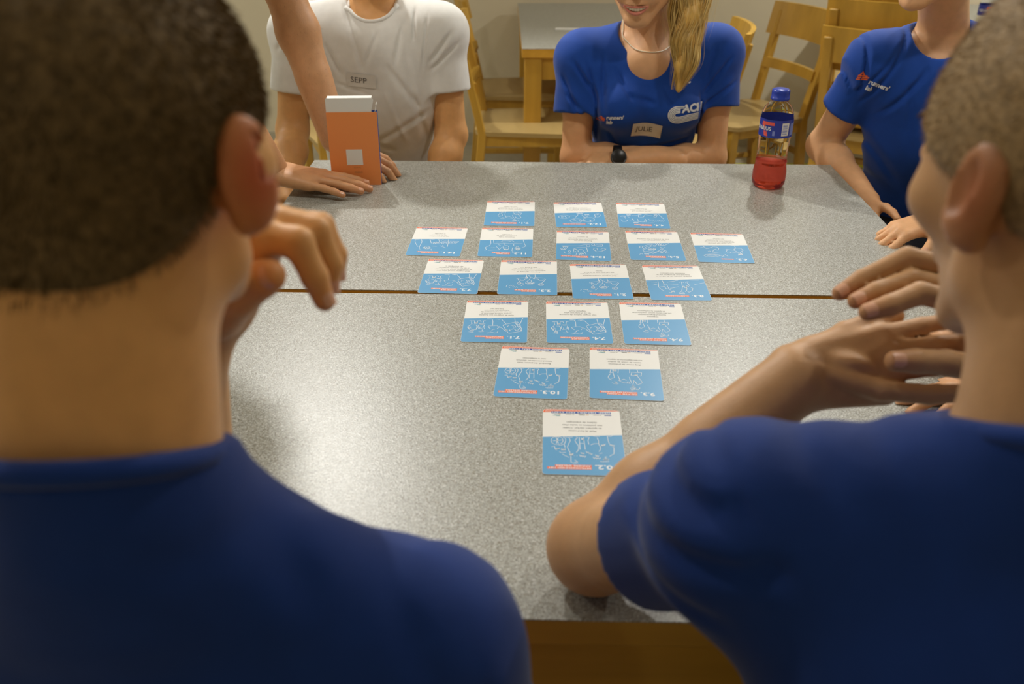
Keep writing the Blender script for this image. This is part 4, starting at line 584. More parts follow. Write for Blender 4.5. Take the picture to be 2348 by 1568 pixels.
# ================================================================= people
def U(v): v = np.array(v, float); return v / np.linalg.norm(v)
def A3(*p): return np.array(p, float)
def skinmat(name, c, rough=0.48):
    return mat(name, srgb(*c), rough, 0.4, noise=0.05, nscale=60, bump=0.25, bscale=420, sss=0.12, attr=True)
SK_A = skinmat('skin_tan', (222, 166, 104)); SK_B = skinmat('skin_tanned', (194, 150, 106)); SK_C = skinmat('skin_warm', (220, 166, 108)); SK_D = skinmat('skin_fair', (228, 176, 130)); SK_F = skinmat('skin_ruddy', (208, 156, 112))
M_NAIL = mat('fingernail', srgb(222, 170, 140), 0.3, 0.5, sss=0.1)
def cloth(name, c, rough=0.8, sheen=0.15): return mat(name, srgb(*c), rough, 0.25, noise=0.04, nscale=40, bump=0.2, bscale=900, sheen=sheen)
M_TBLUE = cloth('blue_jersey', (18, 70, 164), 0.74); M_TNAVY = cloth('blue_cotton', (13, 50, 122), 0.85); M_TWHITE = cloth('white_cotton', (226, 226, 222), 0.85, 0.1)
M_TDARK = cloth('dark_trousers', (28, 32, 44)); M_GREY = cloth('grey_cotton', (90, 92, 98))
M_HAIRB = mat('short_brown_hair', srgb(118, 97, 64), 0.6, 0.3, noise=0.35, nscale=180, bump=1.0, bscale=500)
M_HAIRL = mat('ash_hair', srgb(158, 132, 94), 0.6, 0.3, noise=0.3, nscale=180, bump=1.0, bscale=500)
M_BLOND = mat('blond_hair', srgb(206, 166, 84), 0.42, 0.5, noise=0.35, nscale=60, stretch=(1, 1, 0.15))
M_BLOND2 = mat('blond_hair_light', srgb(236, 206, 132), 0.4, 0.5)
M_EYE = mat('eye_white', srgb(220, 215, 205), 0.15, 0.5); M_IRIS = mat('eye_iris', srgb(70, 60, 45), 0.1, 0.5)
M_LIP = mat('lips', srgb(214, 132, 112), 0.4, 0.5, sss=0.1); M_TOOTH = mat('teeth', srgb(240, 232, 205), 0.25, 0.5); M_MOUTH = mat('mouth_inside', srgb(90, 30, 28), 0.5)
M_BROW = mat('eyebrow', srgb(84, 62, 38), 0.8)
M_SHOE = mat('shoe', srgb(60, 60, 64), 0.6)

def hand(s, W, f, n, t, L=0.19, curls=None, splay=(6, 1, -4, -10), thumb=((0.55, 0.80, -0.15), (0.8, 0.6, -0.1), (0.9, 0.4, -0.2)), rad=1.0, k=0.006):
    """W wrist, f towards the fingers, n out of the back of the hand, t towards the thumb. returns nails"""
    f = U(f); n = U(np.array(n) - f * np.dot(n, f)); t = U(np.array(t) - f * np.dot(t, f) - n * np.dot(t, n)); q = L / 0.19; W = np.array(W, float)
    curls = curls or [(14, 18, 10)] * 4
    mf = (0.092, 0.096, 0.090, 0.081); mt = (0.029, 0.0095, -0.0105, -0.029); nails = []
    lens = ((0.043, 0.026, 0.021), (0.047, 0.030, 0.022), (0.044, 0.028, 0.022), (0.034, 0.021, 0.019)); rr = (0.0092, 0.0094, 0.0088, 0.0078)
    for i in range(4):
        K = W + (f * mf[i] + t * mt[i] - n * (0.004 if i in (0, 3) else 0)) * q
        s.cap(W + (t * mt[i] * 0.55 - n * 0.002) * q, K, 0.0165 * q * rad, 0.0115 * q * rad, 0.012)
        a = math.radians(splay[i]); d = f * math.cos(a) + t * math.sin(a); nn = n.copy(); p = K; r = rr[i] * q * rad
        for j in range(3):
            b = math.radians(curls[i][j]); d, nn = d * math.cos(b) - nn * math.sin(b), nn * math.cos(b) + d * math.sin(b)
            e = p + d * lens[i][j] * q; r2 = r * (0.93 if j < 2 else 0.86)
            s.cap(p, e, r * (1.03 if j else 1.05), r2, 0.003 if j else k)
            if j == 2: nails.append((e - d * 0.0015 * q, d, nn, r2))
            p = e; r = r2
    s.ell(W + (f * 0.05 - n * 0.006) * q, A3(0.03, 0.03, 0.012) * q, 0.012, np.stack([f, t, n], 1).T)
    B = W + (f * 0.022 + t * 0.02 - n * 0.006) * q; s.cap(W + f * 0.004, B, 0.016 * q, 0.0165 * q, 0.012); r = 0.0145 * q * rad; p = B
    for j, ln in enumerate((0.043, 0.033, 0.026)):
        d = U(f * thumb[j][0] + t * thumb[j][1] + n * thumb[j][2]); e = p + d * ln * q; r2 = (0.0112, 0.0102, 0.0088)[j] * q * rad
        s.cap(p, e, r, r2, 0.012 if j == 0 else 0.004)
        p = e; r = r2
    nn = U(n * 0.8 + t * 0.5 - d * np.dot(n * 0.8 + t * 0.5, d)); nails.append((p - d * 0.001, d, nn, r))
    return nails

def add_nails(nails, parent, m=M_NAIL):
    for (p, d, n, r) in nails:
        n = U(n - d * np.dot(n, d)); sdir = np.cross(d, n); V = []; Fc = []; A, B = 5, 7
        for i in range(A):
            for j in range(B):
                u = -0.9 + 1.8 * i / (A - 1); v = -1 + 2 * j / (B - 1); wv = v * (0.85 - 0.12 * u * u)
                V.append(p + d * u * r * 0.85 + sdir * math.sin(wv) * r * 0.98 + n * (math.cos(wv) * r * 1.06 - 0.05 * r * u * u + 0.0001))
        for i in range(A - 1):
            for j in range(B - 1): Fc.append((i * B + j, i * B + j + 1, (i + 1) * B + j + 1, (i + 1) * B + j))
        raw('fingernail', V, Fc, m, parent, smooth=True)

def arm(s, S, E, W, r=(0.054, 0.046, 0.041, 0.046, 0.027), k=0.02):
    S, E, W = map(lambda p: np.array(p, float), (S, E, W))
    m1 = S + (E - S) * 0.45; s.cap(S, m1, r[0], r[1], k); s.cap(m1, E, r[1], r[2], k)
    m2 = E + (W - E) * 0.3; s.cap(E, m2, r[2], r[3], k); s.cap(m2, W, r[3], r[4], k); s.cap(E + (W - E) * 0.6, W, r[4] * 1.22, r[4] * 1.02, k)
    s.ell(E, (r[2], r[2], r[2]), 0.01)

def Rhead(fwd, up=(0, 0, 1)):
    f = U(fwd); x = U(np.cross(f, up)); u = np.cross(x, f); return np.stack([x, f, u], 1)   # columns: right, forward, up

def head(s, c, R, sc_=1.0, ears=True, smile=False, ear_out=0.35, nose=1.0, ear_at=(0.082, -0.020, 0.0)):
    c = np.array(c, float); RT = R.T
    P = lambda x, y, z: c + R @ (A3(x, y, z) * sc_)
    e = lambda p, r, k, mode='add', RR=None: s.ell(P(*p), A3(*r) * sc_, k * sc_, (RT if RR is None else RR), mode)
    g = lambda a, b, ra, rb, k, mode='add': s.cap(P(*a), P(*b), ra * sc_, rb * sc_, k * sc_, mode=mode)
    e((0, -0.018, 0.030), (0.075, 0.094, 0.083), 0.01)
    e((0, 0.030, 0.010), (0.066, 0.066, 0.075), 0.02)
    e((0, 0.036, -0.045), (0.054, 0.054, 0.062), 0.025)
    for q in (-1, 1):
        g((q * 0.058, -0.002, -0.030), (q * 0.053, 0.008, -0.068), 0.014, 0.013, 0.02)
        g((q * 0.053, 0.008, -0.068), (q * 0.020, 0.070, -0.102), 0.014, 0.016, 0.022)
        e((q * 0.044, 0.064, -0.022), (0.020, 0.018, 0.018), 0.02)
    e((0, 0.078, -0.104), (0.022, 0.018, 0.017), 0.018)
    g((-0.034, 0.083, 0.030), (0.034, 0.083, 0.030), 0.010, 0.010, 0.014)
    for q in (-1, 1): e((q * 0.031, 0.096, 0.008), (0.017, 0.014, 0.011), 0.008, 'cut')
    for q in (-1, 1): e((q * 0.031, 0.0815, 0.007), (0.0145, 0.0125, 0.0125), 0.002)
    g((0, 0.090, 0.018), (0, 0.112 * nose, -0.022), 0.0065, 0.0095, 0.008); e((0, 0.110 * nose, -0.027), (0.011, 0.011, 0.009), 0.006)
    for q in (-1, 1): e((q * 0.012, 0.098, -0.030), (0.007, 0.010, 0.007), 0.005); e((q * 0.0065, 0.106, -0.0355), (0.0035, 0.005, 0.003), 0.002, 'cut')
    e((0, 0.082, -0.062), (0.030, 0.022, 0.020), 0.014)
    if not smile:
        g((-0.020, 0.095, -0.0575), (0.020, 0.095, -0.0575), 0.0048, 0.0048, 0.005); g((-0.017, 0.096, -0.0665), (0.017, 0.096, -0.0665), 0.006, 0.006, 0.005)
        g((-0.022, 0.103, -0.0615), (0.022, 0.103, -0.0615), 0.0012, 0.0012, 0.003, 'cut')
    else:
        pts = [(x, 0.100 - 7.0 * x * x, -0.066 + 9.0 * x * x) for x in (-0.030, -0.02, -0.01, 0, 0.01, 0.02, 0.030)]
        for i in range(6): g(pts[i], pts[i + 1], (0.003, 0.0070, 0.0088, 0.0092, 0.0088, 0.0070)[i], (0.0070, 0.0088, 0.0092, 0.0088, 0.0070, 0.003)[i], 0.002, 'cut')
        for q in (-1, 1): e((q * 0.040, 0.068, -0.045), (0.015, 0.016, 0.018), 0.014)
    if ears:
        for q in (-1, 1):
            o = ear_out; RE = R @ np.array(Matrix.Rotation(q * o, 3, 'Z')); E0 = (q * 0.079, -0.014, -0.004)
            ec = P(q * ear_at[0], ear_at[1], ear_at[2])
            s.ell(ec, A3(0.0078, 0.0195, 0.033) * sc_, 0.004 * sc_, (RE @ np.array(Matrix.Rotation(0.15, 3, 'X'))).T)
            s.ell(ec + RE @ A3(q * -0.001, 0.006, -0.024) * sc_, A3(0.006, 0.010, 0.013) * sc_, 0.006 * sc_, RE.T)
            s.ell(ec + RE @ A3(q * 0.007, 0.003, 0.004) * sc_, A3(0.005, 0.011, 0.019) * sc_, 0.003, RE.T, 'cut')
            s.cap(ec + RE @ A3(q * -0.008, 0.006, -0.010) * sc_, ec + RE @ A3(q * -0.006, 0.006, 0.014) * sc_, 0.009 * sc_, 0.009 * sc_, 0.006)

def eyes(parent, c, R, sc_=1.0):
    for q in (-1, 1):
        p = np.array(c) + R @ (A3(q * 0.031, 0.0832, 0.0065) * sc_); mb = MB(); n = 12; V = []; Fc = []
        for i in range(7):
            for j in range(n):
                a = math.pi * i / 12; b = 2 * math.pi * j / n; V.append(p + R @ (A3(math.sin(a) * math.cos(b), math.cos(a), math.sin(a) * math.sin(b) * 0.75) * 0.0112 * sc_))
        for i in range(6):
            for j in range(n): Fc.append((i * n + j, i * n + (j + 1) % n, (i + 1) * n + (j + 1) % n, (i + 1) * n + j))
        e = raw('eye', V, Fc, M_EYE, parent, smooth=True)
        pi = p + R @ A3(0, 0.0109 * sc_, 0); V = [pi + R @ A3(0.0052 * math.cos(a), 0.0005, 0.0048 * math.sin(a)) * sc_ for a in np.linspace(0, 2 * math.pi, 14)[:-1]]
        raw('iris', V, [tuple(range(13))], M_IRIS, parent)
        pts = [np.array(c) + R @ (A3(q * (0.014 + 0.034 * k / 6), 0.0955 - 0.010 * (k / 6) ** 2, 0.030 + 0.006 * math.sin(math.pi * k / 7)) * sc_) for k in range(7)]
        MB().tube(pts, [0.0015, 0.0026, 0.003, 0.003, 0.0028, 0.002, 0.001], 6).build('eyebrow', M_BROW, parent, True, world=True)

def head_local(s, c, R, band=0.04):
    return None

def hair_cap(c, R, sc_=1.0, h=0.0035, th=0.008, nape=-0.062, low=0.0):
    c = np.array(c, float); s = SDF(c - 0.15, c + 0.15, h); P = lambda x, y, z: c + R @ (A3(x, y, z) * sc_)
    s.ell(P(0, -0.018, 0.030), (A3(0.075, 0.094, 0.083) + th) * sc_, 0.01, R.T); s.ell(P(0, 0.030, 0.012), (A3(0.066, 0.066, 0.075) + th * 0.7) * sc_, 0.02, R.T)
    s.ell(P(0, -0.035, -0.03), (A3(0.060, 0.055, 0.06) + th * 0.3) * sc_, 0.02, R.T)
    if low: s.cap(P(0, -0.034, -0.02), P(0, -0.036, -0.12), low, low * 1.02, 0.02)
    s.plane(P(0, 0, nape), R @ A3(0, 0, -1), 0.01)
    s.plane(P(0, 0.005, -0.018), R @ A3(0, 0.52, -0.85), 0.012)
    s.plane(P(0, 0.074, 0.065), R @ A3(0, 0.93, -0.36), 0.012)
    return s

def strands(V, Fc, c, n, ln, wd, droop, m, parent, R, seed=1, jit=0.5):
    """short hairs standing on a surface: one triangle pair each"""
    g = np.random.default_rng(seed); tri = V[Fc]; a = np.cross(tri[:, 2] - tri[:, 0], tri[:, 3] - tri[:, 1]); ar = np.linalg.norm(a, axis=1); a /= ar[:, None] + 1e-12
    outw = np.sum(a * (tri.mean(1) - np.array(c)), 1); ok = outw > 0.02
    pr = ar * ok; idx = g.choice(len(Fc), n, p=pr / pr.sum()); w4 = g.dirichlet((1, 1, 1, 1), n); p = np.einsum('ni,nij->nj', w4, tri[idx]); nn = a[idx]
    d = nn * 0.5 + np.array(droop) + g.normal(0, jit * 0.3, (n, 3)); d -= nn * np.minimum(np.sum(d * nn, 1), 0)[:, None]; d /= np.linalg.norm(d, axis=1)[:, None]
    s = np.cross(d, g.normal(0, 1, (n, 3))); s /= np.linalg.norm(s, axis=1)[:, None]; L = ln * g.uniform(0.5, 1.2, n)[:, None]
    P0 = p - nn * 0.002; VV = np.stack([P0 - s * wd, P0 + s * wd, P0 + d * L * 0.6 + nn * L * 0.1 + s * wd * 0.7, P0 + d * L + s * 0], 1).reshape(-1, 3); q = np.arange(n) * 4
    FF = np.stack([q, q + 1, q + 2, q + 3], 1).astype(np.int32)
    o = raw('loose_hairs', VV, FF, m, parent); o['kind'] = 'stuff'; return o

def folds(dirs, amp, seed=0):
    g = np.random.default_rng(seed)
    def fn(x, y, z):
        v = np.zeros_like(x)
        for (kx, ky, kz, a) in dirs:
            ph = g.uniform(0, 6.28); q = kx * x + ky * y + kz * z + ph + 1.3 * np.sin(9 * x + 7 * z + ph) + 0.8 * np.sin(13 * z - 8 * y + 2 * ph)
            v += a * (1 - np.abs(np.sin(q))) ** 3
        wgt = 0.55 + 0.45 * np.sin(6 * x + 5 * z + 1.7) * np.sin(5 * y + 7 * z + 0.4)
        return v * amp * wgt
    return fn

def tint_by(V, spots, base=(1, 1, 1)):
    T = np.tile(np.array(base, float), (len(V), 1))
    for (p, r, col) in spots:
        w_ = np.exp(-np.sum(((V - np.array(p)) / np.array(r)) ** 2, 1))[:, None]; T = T * (1 - w_) + T * np.array(col) * w_
    return T

def legs(parent, hip, fwd, m=M_TDARK, feet=True, standing=False, h=0.011, knee_d=0.43, spread=0.10):
    f = U(fwd); x = A3(f[1], -f[0], 0); hip = np.array(hip, float)
    s = SDF(hip - A3(0.75, 0.75, hip[2] + 0.02), hip + A3(0.75, 0.75, 0.25), h); sh = []
    for q in (-1, 1):
        H = hip + x * q * 0.09
        if standing: K = hip + x * q * 0.10 + f * 0.05 - A3(0, 0, 0.44); A_ = hip + x * q * 0.11 + f * 0.0; A_[2] = 0.09
        else: K = H + f * knee_d + x * q * (spread - 0.09); K[2] = 0.50; A_ = K + f * -0.03; A_[2] = 0.09
        s.cap(H, K, 0.085, 0.062, 0.03); s.cap(K, A_, 0.06, 0.045, 0.03); sh.append((A_, f))
    s.ell(hip, (0.16, 0.15, 0.11), 0.04)
    V, Fc = s.mesh(); raw('trousers', V, Fc, m, parent, smooth=True)
    for A_, f in sh:
        t = SDF(A_ - A3(0.2, 0.2, 0.1), A_ + A3(0.2, 0.2, 0.06), 0.008); t.cap(A_ * A3(1, 1, 0) + A3(0, 0, 0.04) - f * 0.03, A_ * A3(1, 1, 0) + f * 0.14 + A3(0, 0, 0.035), 0.042, 0.034, 0.01); t.cap(A_ * A3(1, 1, 0) + A3(0, 0, 0.04), A_, 0.042, 0.045, 0.02)
        t.plane((0, 0, 0.004), (0, 0, -1)); V, Fc = t.mesh(); raw('shoe', V, Fc, M_SHOE, parent, smooth=True)

def torso(s, hip, chest, neck, SL, SR, depth, infl=0.0, k=0.03, ws=1.0, bust=0.0, tight=1.0):
    """hip/chest centre points, neck base, shoulder joints; depth = unit vector front-back"""
    hip, chest, neck, SL, SR = [np.array(p, float) for p in (hip, chest, neck, SL, SR)]; fl = (depth, 0.64)
    wst = hip * 0.45 + chest * 0.55
    up = chest * 0.35 + (SL + SR) / 2 * 0.65
    if infl > 0: s.cap(hip, wst, 0.150 * ws + infl, 0.138 * ws + infl, k, fl); s.cap(wst, chest, 0.138 * ws + infl, 0.160 * ws + infl, k, fl); s.cap(chest, up, 0.160 * ws + infl, 0.125 * ws + infl, k, fl)
    else: s.cap(chest, up, 0.130 * ws, 0.125 * ws + infl, k, fl)      # under a garment only the chest is needed
    for S in (SL, SR):
        s.cap(up, S, 0.085 + infl, 0.056 + infl, k); s.cap(neck - A3(0, 0, 0.035), S + A3(0, 0, 0.004), 0.050 + infl, 0.052 + infl, k)
        s.cap(chest * 0.5 + S * 0.5, S, 0.08 + infl, 0.056 + infl, k)
    if bust:
        xx = U(SR - SL)
        for q in (-1, 1): s.ell(chest + A3(*depth) * (0.085) + xx * q * 0.072 + A3(0, 0, 0.035), (0.062, 0.06, 0.06), 0.035)

def sleeve(s, S, E, L, r0, r1, k=0.022, flare=0.0):
    """sleeve from the shoulder along the arm for L metres, ending in a clean hem"""
    S, E = np.array(S, float), np.array(E, float); d = U(E - S); H = S + d * L; b = H + d * 0.06; m = max(r0, r1) + k + 0.02
    sl, X, Y, Z = s.sub(np.minimum(S, b) - m, np.maximum(S, b) + m); ab = b - S; px, py, pz = X - S[0], Y - S[1], Z - S[2]
    t = np.clip((px * ab[0] + py * ab[1] + pz * ab[2]) / (ab @ ab), 0, 1)
    v = np.sqrt((px - t * ab[0]) ** 2 + (py - t * ab[1]) ** 2 + (pz - t * ab[2]) ** 2) - (r0 + (r1 - r0) * t)
    v = -smin(-v, -((px * d[0] + py * d[1] + pz * d[2]) - L), 0.003); s._op(v.astype(np.float32), sl, k, 'add'); return H

def creases(L):
    """each crease: pixel-picked line on the cloth (x0, y0, x1, y1, distance, width, depth); acts on the side facing the viewer"""
    segs = [(aty(a, b, D), aty(c, d, D), w_, dp) for (a, b, c, d, D, w_, dp) in L]
    def fn(x, y, z):
        o = np.zeros_like(x)
        for (p, q, w_, dp) in segs:
            dx, dz = q[0] - p[0], q[2] - p[2]; t = np.clip(((x - p[0]) * dx + (z - p[2]) * dz) / (dx * dx + dz * dz + 1e-9), -0.15, 1.15)
            e = (x - p[0] - t * dx) ** 2 + (z - p[2] - t * dz) ** 2; tp = np.clip(1.3 - np.abs(2 * t - 1) ** 2, 0, 1)
            w_ = w_ * 0.85; dp = dp * 1.35; g = np.exp(-e / (w_ * w_)) - 0.5 * np.exp(-e / (5 * w_ * w_)); o += dp * g * tp * (np.abs(y - p[1]) < 0.16)
        return o
    return fn

class Decal:
    """flat print laid on a garment: every point is dropped on the cloth along a direction"""
    def __init__(s, target, parent_loc):
        me = target.data; V = np.empty(len(me.vertices) * 3, np.float32); me.vertices.foreach_get('co', V); V = V.reshape(-1, 3) + np.array(parent_loc)
        Fc = [tuple(p.vertices) for p in me.polygons]; s.t = BVHTree.FromPolygons([tuple(v) for v in V], Fc); s.par = target
    def drop(s, p, d, off):
        d = Vector(d).normalized(); p = Vector(p); h = s.t.ray_cast(p - d * 0.15, d, 0.4)
        return (h[0] if h[0] is not None else p) - d * off
    def put(s, name, V2, Fc, O, ux, uy, d, m, off=0.0012, parent=None):
        P = [s.drop(np.array(O) + np.array(ux) * a + np.array(uy) * b, d, off) for a, b in V2]
        o = raw(name, [tuple(p) for p in P], Fc, m, None); o.parent = parent or s.par; base = s.par.parent.location
        for v in o.data.vertices: v.co -= base
        return o
def grid2(w_, h_, nx, ny, bow=0):
    V = [(-w_ / 2 + w_ * i / nx, -h_ / 2 + h_ * j / ny) for i in range(nx + 1) for j in range(ny + 1)]; Fc = [(i * (ny + 1) + j, (i + 1) * (ny + 1) + j, (i + 1) * (ny + 1) + j + 1, i * (ny + 1) + j + 1) for i in range(nx) for j in range(ny)]
    return V, Fc
def rib2(lines, wd):
    V, Fc = ribbons([[(a * 1000, b * 1000) for a, b in l] for l in lines], wd, 0); return [(v[0], v[1]) for v in V], Fc
def dense(l, n=4):
    o = []
    for i in range(len(l) - 1):
        for k in range(n): o.append((l[i][0] + (l[i + 1][0] - l[i][0]) * k / n, l[i][1] + (l[i + 1][1] - l[i][1]) * k / n))
    return o + [l[-1]]
def textdec(dc, name, txt, O, ux, uy, d, hh, m, bold=0.03, off=0.0014, sx=1.0):
    V, Fc = text_vf(txt, bold); V = V * hh; return dc.put(name, [(v[0] * sx, v[1]) for v in V], Fc, O, ux, uy, d, m, off)

# ---------------------------------------------------------------- A: left foreground, seen from behind
def person_left_front():
    t = thing('person', 'person with short brown hair and blue shirt filling the left foreground, seen from behind', 'person', (-0.26, 0.42, 0))
    hc = A3(-0.228, 0.510, 1.278); R = Rhead((0.20, 0.97, -0.14))
    neck = A3(-0.245, 0.435, 1.10); SR = A3(-0.068, 0.450, 0.925); SL = A3(-0.455, 0.44, 0.945); chest = A3(-0.26, 0.41, 0.84); hip = A3(-0.27, 0.33, 0.50)
    EL = A3(-0.340, 0.72, 0.798); WL = aty(425, 800, 0.63)
    s = SDF((-0.56, 0.22, 0.70), (0.10, 0.86, 1.45), 0.0032)
    head(s, hc, R, 1.0, ear_out=0.80, ear_at=(0.092, -0.022, -0.010))
    s.cap(hc + R @ A3(0, -0.028, -0.04), neck, 0.056, 0.062, 0.03); s.cap(hc + R @ A3(0, -0.03, -0.02), neck + A3(0, 0.0, -0.02), 0.055, 0.060, 0.03)
    torso(s, hip, chest, neck, SL, SR, (0, 1, 0), -0.006)
    arm(s, SL, EL, WL)
    nails = []
    def fing(pts, r, nn=(0.2, -0.75, 0.6)):
        pts = [aty(*p) for p in pts]; s.chain(pts, r, 0.004); d = U(pts[-1] - pts[-2]); nails.append((pts[-1] - d * 0.0015, d, U(A3(*nn)), r[-1]))
    s.chain([WL, aty(485, 690, 0.635), aty(560, 580, 0.645)], [0.028, 0.029, 0.027], 0.02)
    s.chain([aty(500, 690, 0.63), aty(575, 560, 0.62), aty(600, 545, 0.615)], [0.026, 0.022, 0.0125], 0.012)
    s.chain([aty(520, 620, 0.65), aty(600, 520, 0.655), aty(640, 508, 0.65)], [0.024, 0.020, 0.0120], 0.012)
    fing([(600, 543, 0.615), (683, 556, 0.612), (722, 635, 0.606), (744, 690, 0.602)], [0.0125, 0.0118, 0.0100, 0.0082], (0.75, -0.45, 0.45))
    fing([(640, 512, 0.635), (724, 530, 0.635), (758, 605, 0.632), (756, 655, 0.628)], [0.0122, 0.0115, 0.0095, 0.0080], (0.8, -0.4, 0.4))
    fing([(640, 508, 0.655), (736, 518, 0.660), (770, 585, 0.655), (772, 630, 0.652)], [0.0120, 0.0105, 0.0088, 0.0072], (0.8, -0.4, 0.4))
    fing([(630, 505, 0.675), (722, 512, 0.685), (752, 560, 0.68), (760, 600, 0.675)], [0.0110, 0.0095, 0.0080, 0.0066], (0.8, -0.4, 0.4))
    fing([(500, 720, 0.61), (550, 675, 0.592), (600, 640, 0.585), (618, 632, 0.583)], [0.020, 0.0155, 0.0135, 0.0120], (0.55, -0.7, 0.45))
    ER = A3(0.0, 0.46, 0.70); WR = A3(-0.10, 0.64, 0.64) ; WR = A3(-0.09, 0.60, 0.575)
    s2 = SDF((-0.35, 0.35, 0.48), (0.12, 0.85, 1.02), 0.005); arm(s2, SR, ER, WR); hand(s2, WR, (-0.5, 0.8, -0.05), (0, 0, 1), (-0.8, -0.5, 0), 0.19)
    V, Fc = s.mesh(); V2, F2 = s2.mesh(); Fc = np.vstack([Fc, F2 + len(V)]); V = np.vstack([V, V2])
    ear = hc + R @ A3(0.092, -0.022, -0.010); T = tint_by(V, [(ear, (0.03, 0.03, 0.04), (0.58, 0.20, 0.15)), (nails[0][0], (0.014,) * 3, (0.95, 0.78, 0.74)), (nails[4][0], (0.016,) * 3, (0.98, 0.72, 0.66))])
    raw('body', V, Fc, SK_A, t, smooth=True, tint=T)
    add_nails(nails, t); eyes(t, hc, R)
    g = hair_cap(hc, R, 1.0, 0.003, 0.006, nape=-0.084, low=0.0615); V, Fc = g.mesh(); hr = raw('hair', V, Fc, M_HAIRB, t, smooth=True)
    strands(V, Fc, hc, 34000, 0.009, 0.00022, (0, 0, -0.55), M_HAIRB, t, R, 3)
    # shirt
    s = SDF((-0.60, 0.18, 0.44), (0.10, 0.66, 1.14), 0.005)
    torso(s, hip, chest, neck, SL, SR, (0, 1, 0), 0.010, 0.04)
    for S, E in ((SR, ER), (SL, EL)): sleeve(s, S, E, 0.20, 0.066, 0.072)
    s.warp(creases([(560, 1110, 760, 1290, 0.44, 0.012, 0.004), (1050, 1568, 1130, 1400, 0.46, 0.007, 0.004), (900, 1250, 1060, 1420, 0.46, 0.012, 0.003), (200, 1090, 520, 1200, 0.42, 0.015, 0.003), (1120, 1340, 1190, 1500, 0.47, 0.010, -0.003)]))
    s.plane((0, 0, 0.46), (0, 0, -1))
    s.cap(neck + A3(0, 0, -0.07), neck + A3(0, 0, 0.06), 0.080, 0.068, 0.03); s.plane(neck + A3(0, -0.03, 0.034), (0, 0.53, 1), 0.004, neck - 0.10, neck + 0.12)
    V, Fc = s.mesh(); sh = raw('shirt', V, Fc, M_TNAVY, t, smooth=True)
    P = [neck + A3(0.0685 * math.cos(a), 0.0685 * math.sin(a), 0.010 - 0.036 * math.sin(a)) for a in np.linspace(0, 2 * math.pi, 41)[:-1]]
    MB().tube(P, 0.0075, 8, closed=True).build('collar', M_TNAVY, t, True, world=True)
    legs(t, hip + A3(0, 0.02, 0.03), (0, 1, 0), knee_d=0.40)
person_left_front()

